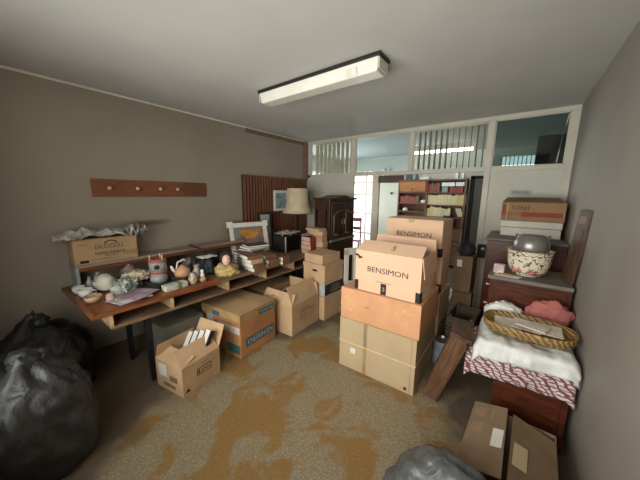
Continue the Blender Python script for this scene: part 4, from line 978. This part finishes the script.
# jumble before the ledge
M_DKC = mat('charcoal_fabric', (0.040, 0.042, 0.048), 0.85, 0.3, 10, bump=0.3, bscale=30)
blob('dark_cloth_heap', 'charcoal cloth heap between glass jar and doll', 'cloth', (-2.83, 1.585, DZ + 0.001), (0.11, 0.08, 0.11), M_DKC, 21, amp=0.4, freq=2.2, ridge=0.2)
blob('dark_cloth_heap', 'black cloth heap behind the charcoal one at ledge', 'cloth', (-3.10, 1.83, DZ + 0.001), (0.10, 0.19, 0.11), M_FUR, 23, amp=0.4, freq=2.2, ridge=0.2)
blob('grey_cloth', 'grey patterned cloth between teapot and black cloth heap', 'cloth', (-3.06, 1.50, DZ + 0.001), (0.07, 0.07, 0.10), mat('grey_pattern', (0.28, 0.27, 0.25), 0.8, 0.2, 20, col2=(0.07, 0.07, 0.07)), 25, amp=0.4, freq=2.2, ridge=0.2)
rag('paper_strip', 'white paper strip on the black cloth heap', 'paper', -2.90, -2.76, 1.52, 1.70, DZ + 0.19, 0.02, M_WHITE, 31, th=0.003, nx=12, ny=12)
vs_ = tag(obj('ceramic_vase', lathe(NB(), [(0, 0), (0.03, 0), (0.045, 0.05), (0.03, 0.10), (0.022, 0.13), (0.032, 0.15), (0.026, 0.15), (0, 0.13)], 18), mat('beige_ceramic', (0.42, 0.34, 0.27), 0.4, 0.15, 10), smooth=True, loc=(-2.74, 1.43, DZ + 0.001)), 'beige ceramic vase behind the figurine', 'vase')
tag(obj('ink_bottle', lathe(NB(), [(0, 0), (0.035, 0), (0.035, 0.16), (0.018, 0.185), (0.018, 0.22), (0, 0.222)], 14), M_DARKGLASS, smooth=True, loc=(-2.86, 1.86, DZ + 0.001)), 'dark glass bottle behind the doll', 'bottle')
tag(obj('tin', lathe(NB(), [(0, 0), (0.045, 0), (0.045, 0.10), (0.038, 0.105), (0.038, 0.2), (0, 0.2)], 16), mat('pale_blue_tin', (0.33, 0.40, 0.44), 0.35, 0.15, 10), smooth=True, loc=(-2.74, 1.87, DZ + 0.001)), 'pale blue tin behind the doll', 'tin')
# doll
dl = thing('doll', 'porcelain doll with dark hair and golden dress', 'doll', (-2.585, 1.70, DZ + 0.001), R(55))
dl.scale = (1.22, 1.22, 1.22)
obj('dress', blob_bm(0.105, 0.085, 0.075, 33, amp=0.2, freq=2.5, ridge=0.25), mat('golden_fabric', (0.52, 0.37, 0.15), 0.6, 0.25, 14), dl, smooth=True)
bm = NB(); bmesh.ops.create_uvsphere(bm, u_segments=20, v_segments=14, radius=1.0)
for v in bm.verts:
    q = v.co.copy(); v.co = Vector((q.x * 0.042, q.y * 0.044, q.z * 0.054 - (0.006 if q.y < -0.3 and q.z < -0.3 else 0)))
    if q.y < -0.9: v.co.y -= 0.006
obj('head', bm, mat('porcelain_skin', (0.72, 0.47, 0.38), 0.35, 0.06, 12), dl, smooth=True, loc=(0, -0.02, 0.155), rot=(R(-15), 0, 0))
hb = NB(); bmesh.ops.create_uvsphere(hb, u_segments=20, v_segments=14, radius=1.0)
for v in hb.verts: v.co = Vector((v.co.x * 0.060, v.co.y * 0.050 + 0.012, v.co.z * 0.070 - 0.004))
hr = obj('hair', hb, mat('dark_brown_hair', (0.035, 0.022, 0.018), 0.6, 0.2, 20), dl, smooth=True, loc=(0, -0.012, 0.172), rot=(R(-20), 0, 0))
for sx in (-1, 1): obj('eye', lathe(NB(), [(0, -0.004), (0.008, 0), (0, 0.004)], 8), M_INK, dl, loc=(sx * 0.016, -0.060, 0.163))
obj('mouth', B((-0.008, -0.0645, 0.131), (0.008, -0.058, 0.136)), M_GR, dl)

# ================================================================== BAGS ON THE FLOOR
bg1 = thing('bin_bag', 'full black bin bag slumped against wall beside desk end', 'bin bag', (-3.05, 0.22, 0))
obj('body', blob_bm(0.38, 0.33, 0.40, 41, amp=0.18, freq=1.3, sub=5, knot=0.10, ridge=0.07), M_BAGBLACK, bg1, smooth=True)
obj('tied_neck', blob_bm(0.10, 0.06, 0.055, 43, amp=0.4, freq=2, sub=3, ridge=0.2), M_BAGBLACK, bg1, smooth=True, loc=(0.03, 0.02, 0.62))
bg2 = thing('bin_bag', 'big dark grey bin bag bulging on the near floor', 'bin bag', (-2.28, 0.09, 0))
obj('body', blob_bm(0.31, 0.30, 0.42, 47, amp=0.16, freq=1.3, sub=5, knot=0.05, ridge=0.08), M_BAGGREY, bg2, smooth=True)
obj('tied_neck', blob_bm(0.09, 0.07, 0.06, 49, amp=0.4, freq=2, sub=3, ridge=0.2), M_BAGGREY, bg2, smooth=True, loc=(-0.05, 0.0, 0.64))
bg3 = thing('bin_bag', 'pale grey plastic bag beside the flat brown carton', 'bin bag', (-0.115, 1.13, 0))
obj('body', blob_bm(0.30, 0.21, 0.335, 53, amp=0.12, freq=1.5, sub=5, knot=0.0, ridge=0.06), M_BAGCLEAR, bg3, smooth=True)

# ================================================================== RIGHT SIDE
# brown carton with roof-like flaps
fc = thing('carton', 'scuffed brown carton with half open flaps and white labels', 'box', (0.10, 1.655, 0), R(-3))
bm = NB(); w, d, h = 0.42, 0.56, 0.30; k = 0.006
bx(bm, (-w / 2, -d / 2, 0), (w / 2, d / 2, k))
bx(bm, (-w / 2, -d / 2, k), (-w / 2 + k, d / 2, h)); bx(bm, (w / 2 - k, -d / 2, k), (w / 2, d / 2, h)); bx(bm, (-w / 2 + k, -d / 2, k), (w / 2 - k, -d / 2 + k, h)); bx(bm, (-w / 2 + k, d / 2 - k, k), (w / 2 - k, d / 2, h))
M_SCUFF = card('scuffed_card', (0.27, 0.185, 0.12), 0.12)
obj('body', bm, M_SCUFF, fc)
f1 = obj('top_flap', plate(NB(), (-w / 2, -d / 2, h), (-0.012, -d / 2 + 0.01, h + 0.05), (-0.030, d / 2 - 0.02, h + 0.06), (-w / 2, d / 2, h), 0.006), M_SCUFF, fc)
f2 = obj('top_flap', plate(NB(), (0.012, -d / 2 + 0.01, h + 0.035), (w / 2, -d / 2, h), (w / 2, d / 2 - 0.06, h), (0.002, d / 2 - 0.03, h + 0.045), 0.006), M_DKRAFT, fc)
def onflap(par, base, ex, ey, n, u0, u1, v0, v1, mt, nm):
    P = lambda u, v: Vector(base) + Vector(ex) * u + Vector(ey) * v + Vector(n)
    obj(nm, plate(NB(), P(u0, v0), P(u1, v0), P(u1, v1), P(u0, v1), 0.001), mt, par)
e1, e2 = (0.185, 0.0, 0.055), (0, 0.54, 0)
onflap(f1, (-w / 2, -d / 2 + 0.01, h), e1, e2, (-0.001, 0, 0.004), 0.70, 0.98, 0.33, 0.60, M_WHITE, 'white_label')
for (u, v) in ((0.12, 0.75), (0.58, 0.75), (0.12, 0.48)): onflap(f1, (-w / 2, -d / 2 + 0.01, h), e1, e2, (-0.001, 0, 0.004), u, u + 0.3, v, v + 0.16, M_INSIDE, 'faded_print')
onflap(f2, (0.012, -d / 2 + 0.01, h + 0.040), (0.20, 0, -0.040), (0, 0.52, 0.004), (0, 0, 0.004), 0.05, 0.36, 0.25, 0.56, M_GREYK, 'pale_label')

# lower chest, upper chest, back chest
lc = thing('low_chest', 'low red brown chest carrying the towels and basket', 'chest', (0.205, 2.42, 0), R(-3))
obj('body', B((-0.205, -0.25, 0.03), (0.205, 0.25, 0.53)), M_REDWOOD, lc, bevel=0.006)
obj('plinth', B((-0.20, -0.245, 0), (0.20, 0.245, 0.03)), M_DARKWOOD, lc)
obj('front_panel', B((-0.17, -0.258, 0.08), (0.17, -0.25, 0.48)), M_REDWOOD, lc, bevel=0.004)
uc = thing('tall_chest', 'tall red brown chest with dusty top carrying floral pot', 'chest', (0.135, 3.01, 0), R(-2))
obj('body', B((-0.27, -0.25, 0.0), (0.283, 0.26, 0.965)), M_REDWOOD, uc, bevel=0.006)
obj('top_board', B((-0.285, -0.268, 0.966), (0.285, 0.265, 0.998)), M_DUST, uc, bevel=0.006)
for (z0, z1) in ((0.06, 0.33), (0.36, 0.63), (0.66, 0.94)):
    d_ = obj('drawer_front', B((-0.25, -0.262, z0), (0.25, -0.2505, z1)), M_REDWOOD, uc, bevel=0.004)
for z in (0.28, 0.5, 0.72, 0.90):
    obj('side_knob', lathe(NB(), [(0.006, 0), (0.006, 0.015), (0.012, 0.022), (0, 0.03)], 8), M_BRASS, uc, smooth=True, loc=(-0.2705, -0.22, z), rot=(0, R(-90), 0))
rcst = thing('rear_chest', 'dark red rear chest with dusty top against partition panel', 'chest', (0.085, 3.845, 0))
obj('body', B((-0.33, -0.40, 0), (0.335, 0.36, 1.215)), M_REDWOOD, rcst, bevel=0.006)
obj('top_board', B((-0.35, -0.42, 1.216), (0.338, 0.37, 1.24)), M_DUST, rcst, bevel=0.006)
cbx = thing('cream_case', 'long cream case between rear chest and brown carton', 'case', (0.115, 3.93, 1.241))
obj('body', B((-0.265, -0.16, 0), (0.27, 0.25, 0.10)), mat('cream_case', (0.60, 0.57, 0.48), 0.5, 0.05, 6), cbx, bevel=0.008)
obj('lid', B((-0.27, -0.165, 0.103), (0.275, 0.255, 0.178)), mat('cream_case', None), cbx, bevel=0.008)
sc = carton('carton', 'brown carton printed SONY with red band on cream case', (0.115, 3.955, 1.421), (0.56, 0.40, 0.21), 0, card('russet_card', (0.32, 0.19, 0.10)))
text(sc, 'SONY', 'front', -0.10, 0.145, 0.20, 0.17, 0.042, M_INKSOFT); sb_ = sticker(sc, 'front', 0.085, 0.075, 0.20, 0.35, 0.052, M_INKRED, 'red_band'); text(sc, 'TRINITRON', 'front', -0.165, 0.078, 0.20, 0.13, 0.03, M_INKRED)
sticker(sc, 'front', -0.225, 0.10, 0.20, 0.008, 0.19, M_KRAFTL, 'edge_crease'); sticker(sc, 'front', -0.255, 0.12, 0.20, 0.03, 0.12, M_INKRED, 'orange_stamp')
obj('raised_flap', plate(NB(), (-0.28, -0.195, 0.211), (0.26, -0.195, 0.211), (0.22, -0.05, 0.262), (-0.24, -0.05, 0.262), 0.005), M_DKRAFT, sc)
sg = thing('door_sign', 'small grey door sign lettered PRIVATE on cream panel', 'sign', (-0.012, YP - 0.016, 1.742))
obj('plate', B((-0.11, -0.006, -0.034), (0.11, 0, 0.034)), mat('grey_metal_plate', (0.36, 0.38, 0.36), 0.4, 0.06, 12), sg, bevel=0.002)
text(sg, 'PRIVATE', 'front', 0, 0, 0.006, 0.16, 0.032, M_INKSOFT)
# door lock on the post
lk = thing('door_lock', 'black metal lock on the tall cream door post', 'lock', (-0.355, YP - 0.036, 0.93))
obj('case', B((-0.045, -0.07, -0.07), (0.05, -0.001, 0.11)), M_BLACK, lk, bevel=0.006); obj('chrome_knob', lathe(NB(), [(0.012, 0), (0.012, 0.03), (0.028, 0.045), (0.02, 0.06), (0, 0.062)], 14), M_STEEL, lk, smooth=True, loc=(0.03, -0.07, 0.06), rot=(R(90), 0, 0))

# floral pot and lid, little cartons and papers
TZ = 1.0
fp = thing('flower_pot', 'cream round cachepot with pink roses on the dusty chest', 'pot', (0.118, 2.955, TZ))
obj('bowl', lathe(NB(), [(0, 0), (0.085, 0), (0.10, 0.01), (0.138, 0.06), (0.153, 0.11), (0.160, 0.20), (0.165, 0.222), (0.168, 0.232), (0.160, 0.235), (0.150, 0.21), (0.14, 0.10), (0, 0.03)], 36), M_ROSE, fp, smooth=True)
M_BRN = mat('brown_glaze_line', (0.22, 0.115, 0.07), 0.3, 0.15, 14)
for r_, z_ in ((0.161, 0.200), (0.1685, 0.230), (0.126, 0.040)): obj('glaze_line', tube(NB(), [(r_ * math.cos(k * math.pi / 36), r_ * math.sin(k * math.pi / 36), z_ + 0.006 * math.sin(k * 1.9)) for k in range(73)], 0.003, 6, caps=False), M_BRN, fp)
pl = thing('metal_lid', 'grey metal pot turned upside down in the floral cachepot', 'pot', (0.122, 2.955, TZ + 0.222))
obj('shell', lathe(NB(), [(0.122, 0), (0.130, 0.03), (0.127, 0.075), (0.108, 0.118), (0.090, 0.132), (0.088, 0.140), (0, 0.142)], 32), mat('dull_grey_metal', (0.27, 0.255, 0.235), 0.33, 0.08, 10, metal=0.6), pl, smooth=True)
for sx in (-1, 1): obj('lug', tube(NB(), [(sx * 0.092, -0.025, 0.12), (sx * 0.115, 0, 0.135), (sx * 0.092, 0.025, 0.12)], 0.010, 6), mat('dull_grey_metal', None), pl, smooth=True)
tag(obj('small_package', B((-0.04, -0.03, 0), (0.04, 0.03, 0.082)), mat('pink_package', (0.66, 0.48, 0.47), 0.5, 0.2, 22), loc=(-0.085, 2.885, TZ), rot=(0, 0, R(-10)), bevel=0.003), 'small pink and white package beside the floral pot', 'package')
tag(obj('envelope', plate(NB(), (-0.06, 0.05, 0.004), (-0.09, -0.06, 0.004), (0.09, -0.08, 0.004), (0.12, 0.0, 0.004), 0.003), M_WHITE, loc=(-0.03, 2.835, TZ)), 'white envelope lying before the floral pot', 'envelope')
tag(obj('envelope', plate(NB(), (-0.05, 0.03, 0.010), (-0.06, -0.03, 0.010), (0.05, -0.04, 0.010), (0.06, 0.02, 0.010), 0.004), mat('ochre_paper', (0.45, 0.27, 0.08), 0.7, 0.1, 10), loc=(-0.03, 2.85, TZ)), 'ochre envelope lying on the white envelope', 'envelope')
# leaning wooden drawer front
lw = thing('wood_panel', 'brown wooden panel with slot leaning against grey wall', 'panel', (0, 0, 0))
P3, P4, P2, P1 = Vector((0.388, 2.82, 1.003)), Vector((0.350, 3.01, 1.003)), Vector((0.424, 2.70, 1.60)), Vector((0.386, 2.89, 1.60))
M_LEAN = wood('dark_worn_panel_wood', (0.105, 0.058, 0.036), 0.5, (6, 6, 1.2))
obj('board', plate(NB(), P4, P3, P2, P1, 0.024), M_LEAN, lw, bevel=0.004)
nrm = (P3 - P4).cross(P1 - P4).normalized()
q = lambda u, v, o=0.001: P4.lerp(P3, u).lerp(P1.lerp(P2, u), v) + nrm * o
obj('inset', plate(NB(), q(0.2, 0.05, 0.003), q(0.8, 0.05, 0.003), q(0.8, 0.76, 0.003), q(0.2, 0.76, 0.003), 0.004), M_LEAN, lw)
obj('slot', plate(NB(), q(0.18, 0.82, 0.003), q(0.82, 0.82, 0.003), q(0.82, 0.92, 0.003), q(0.18, 0.92, 0.003), 0.004), M_DARKWOODL, lw)

# towels, cloth, basket on the low chest
def drape(name, label, x0, x1, yb, yf, zt, drop, mt, seed, rz=-0.03, th=0.008, amp=0.018, nu=44, nv=40, sag=0.0, skew=0.0):
    def f(u, v):
        x = x0 + (x1 - x0) * u
        Lt = yb - yf
        s = v * (Lt + drop)
        n1 = fn3(x * 3, v * 1.3, seed, 2.2); n2 = fn3(x * 9, s * 5, seed + 3, 1.0)
        if s < Lt: y, z = yb - s, zt
        else: y, z = yf - 0.012 - 0.02 * (s - Lt), zt - (s - Lt)
        k = max(0, min(1, (s - Lt + 0.05) / 0.1)); k2 = min(1, s / 0.05)
        y += -0.03 * k * (0.5 + n2) - amp * 0.8 * n1 * k
        z += (amp * (0.8 + n1) + amp * 0.6 * n2) * (1 - 0.5 * k) * k2 + skew * (u - 0.5) * max(0, s - Lt) / max(drop, .01)
        e = max(0, abs(u - 0.5) - 0.42) / 0.08
        return (x, y, z - 0.05 * e * e)
    o = obj(name, sheet_bm(nu, nv, f), mt, smooth=True, rot=None)
    solid(o, th)
    return tag(o, label, 'towel')
drape('towel', 'burgundy and white striped towel hanging off the low chest', -0.20, 0.408, 2.58, 2.145, 0.575, 0.17, M_STRIPE, 3, skew=0.03, amp=0.024)
blob('folded_cloth', 'folded off white cloth pile under the basket', 'cloth', (0.15, 2.36, 0.622), (0.22, 0.15, 0.02), mat('off_white_cloth', (0.62, 0.60, 0.55), 0.85, 0.08, 9), 61, amp=0.12, sub=4)
M_LINEN = mat('white_linen', (0.78, 0.78, 0.76), 0.85, 0.05, 9, bump=0.2, bscale=22)
drape('white_cloth', 'white cloth spread under the wicker basket', -0.155, 0.412, 2.63, 2.105, 0.668, 0.10, M_LINEN, 8, amp=0.026, skew=0.04)
blob('pink_towel', 'salmon pink towel bunched behind the wicker basket', 'towel', (0.275, 2.645, 0.705), (0.145, 0.055, 0.12), mat('salmon_pink_towel', (0.46, 0.15, 0.13), 0.9, 0.12, 12, bump=0.3, bscale=80), 63, amp=0.22, freq=1.8, ridge=0.1)
blob('white_cloth', 'white cloth bunched behind the wicker basket beside pink towel', 'cloth', (-0.01, 2.60, 0.69), (0.13, 0.07, 0.085), M_LINEN, 65, amp=0.25, freq=2.0, ridge=0.15)
bs = thing('wicker_basket', 'oval golden wicker basket holding papers on white cloth', 'basket', (0.138, 2.32, 0.716), R(-4))
bm = NB(); seg = 48
def oval(r, z, off=0.0):
    out = []
    for k in range(seg):
        a = 2 * math.pi * k / seg
        ca, sa = math.cos(a), math.sin(a)
        out.append(((0.262 + off + r) * math.copysign(abs(ca) ** 0.62, ca), (0.160 + off + r) * math.copysign(abs(sa) ** 0.8, sa), z))
    return out
def skin(bm, loops, close=True):
    rr = [[bm.verts.new(p) for p in l] for l in loops]
    for a, b in zip(rr, rr[1:]):
        for k in range(seg): bm.faces.new((a[k], a[(k + 1) % seg], b[(k + 1) % seg], b[k]))
    return rr
rr = skin(bm, [oval(-0.03, 0.0), oval(-0.005, 0.038), oval(0.002, 0.072), oval(-0.008, 0.072), oval(-0.016, 0.038), oval(-0.04, 0.008)])
bm.faces.new(rr[0][::-1]); bm.faces.new(rr[-1])
obj('woven_wall', bm, M_WICKER, bs, smooth=True)
for k_, z_ in ((0.004, 0.075), (0.002, 0.052), (-0.003, 0.028)):
    bm = NB(); l = [Vector(p) for p in oval(k_, z_)]; l.append(l[0]); tube(bm, l, 0.0045 if z_ > 0.07 else 0.004, 6, caps=False); obj('rim_braid', bm, M_WICKER, bs, smooth=True)
M_OLDP = mat('old_paper', (0.68, 0.59, 0.48), 0.8, 0.1, 12)
for i, (x, y, w_, d_, a, tl_) in enumerate(((-0.115, -0.005, 0.16, 0.15, 8, 8), (0.0, 0.01, 0.18, 0.15, -6, 6), (0.11, -0.01, 0.16, 0.15, 4, 5), (0.03, -0.04, 0.17, 0.10, -14, 4))):
    Mx = Matrix.Translation((0.138, 2.32, 0.716)) @ Matrix.Rotation(R(-4), 4, 'Z') @ Matrix.Translation((x, y, 0.048 + 0.013 * i)) @ Matrix.Rotation(R(a), 4, 'Z') @ Matrix.Rotation(R(tl_), 4, 'X')
    t = tag(obj('old_letter', B((-w_ / 2, -d_ / 2, -0.004), (w_ / 2, d_ / 2, 0.004)), M_OLDP, bevel=0.001), 'beige old letter lying inside the wicker basket', 'letter', 'letters in the basket'); t.matrix_world = Mx

# leaning wooden beam, blue tin, crate, clear bag
wb = thing('wooden_beam', 'worn wooden box beam leaning from floor to low chest', 'beam', (-0.395, 2.145, 0.0))
ax = (Vector((-0.235, 2.075, 0.685)) - Vector((-0.43, 2.19, 0.03))); Lb = ax.length
rm = ax.to_track_quat('Z', 'Y').to_matrix().to_4x4()
wb.matrix_world = Matrix.Translation((-0.435, 2.19, 0.05)) @ rm @ Matrix.Rotation(R(35), 4, 'Z')
obj('beam_core', B((-0.072, -0.055, 0), (0.072, 0.055, Lb)), M_PLANK, wb, bevel=0.004)
for s in (-0.054, 0.0, 0.054): obj('raised_strip', B((s - 0.015, -0.065, 0.02), (s + 0.015, -0.0555, Lb - 0.04)), M_PLANK, wb, bevel=0.003)
obj('end_cap', B((-0.085, -0.072, Lb), (0.085, 0.068, Lb + 0.025)), M_LEAN, wb, bevel=0.004)
obj('end_cap', B((-0.076, -0.066, -0.015), (0.076, 0.06, 0)), M_DARKWOODL, wb, bevel=0.004)
tn = thing('paint_tin', 'blue and white paint tin behind the leaning beam', 'tin', (-0.475, 2.72, 0))
obj('body', lathe(NB(), [(0, 0), (0.075, 0), (0.075, 0.26), (0, 0.26)], 24), mat('blue_tin_print', (0.10, 0.16, 0.30), 0.4, 0.2, 10, col2=(0.40, 0.42, 0.45)), tn, smooth=False)
obj('rim', lathe(NB(), [(0.070, 0.26), (0.078, 0.262), (0.078, 0.272), (0.066, 0.272), (0.066, 0.262), (0, 0.262)], 24), M_STEEL, tn)

# crate standing behind the beam, beside the tall chest
cr = thing('wooden_crate', 'dark slatted wooden crate behind the blue tin', 'crate', (-0.34, 3.02, 0), R(-3))
M_CRATE = wood('grey_brown_crate', (0.105, 0.078, 0.055), 0.7, (1.5, 8, 8))
hx, hy, hh = 0.125, 0.20, 0.50
for z in (0.02, 0.14, 0.26, 0.38):
    obj('slat', B((-hx, -hy, z), (hx, -hy + 0.014, z + 0.105)), M_CRATE, cr); obj('slat', B((-hx, hy - 0.014, z), (hx, hy, z + 0.105)), M_CRATE, cr)
    obj('slat', B((-hx, -hy + 0.015, z), (-hx + 0.014, hy - 0.015, z + 0.105)), M_CRATE, cr); obj('slat', B((hx - 0.014, -hy + 0.015, z), (hx, hy - 0.015, z + 0.105)), M_CRATE, cr)
obj('bottom', B((-hx + 0.015, -hy + 0.015, 0), (hx - 0.015, hy - 0.015, 0.018)), M_CRATE, cr)
for sx in (-1, 1):
    for sy in (-1, 1): obj('corner_post', B((sx * (hx - 0.03) - 0.014, sy * (hy - 0.03) - 0.014, 0.02), (sx * (hx - 0.03) + 0.014, sy * (hy - 0.03) + 0.014, hh)), M_CRATE, cr)
blob('dark_garment', 'black garment stuffed into the slatted crate', 'garment', (-0.34, 3.02, 0.30), (0.085, 0.15, 0.08), M_FUR, 71, amp=0.2, sub=3)
blob('plastic_bag', 'grey and white plastic bag behind the crate at door post', 'bag', (-0.50, 3.86, 0.0), (0.13, 0.17, 0.40), mat('grey_white_plastic', (0.42, 0.43, 0.43), 0.4, 0.3, 9, col2=(0.07, 0.07, 0.07)), 73, amp=0.3, freq=2.0, ridge=0.2)
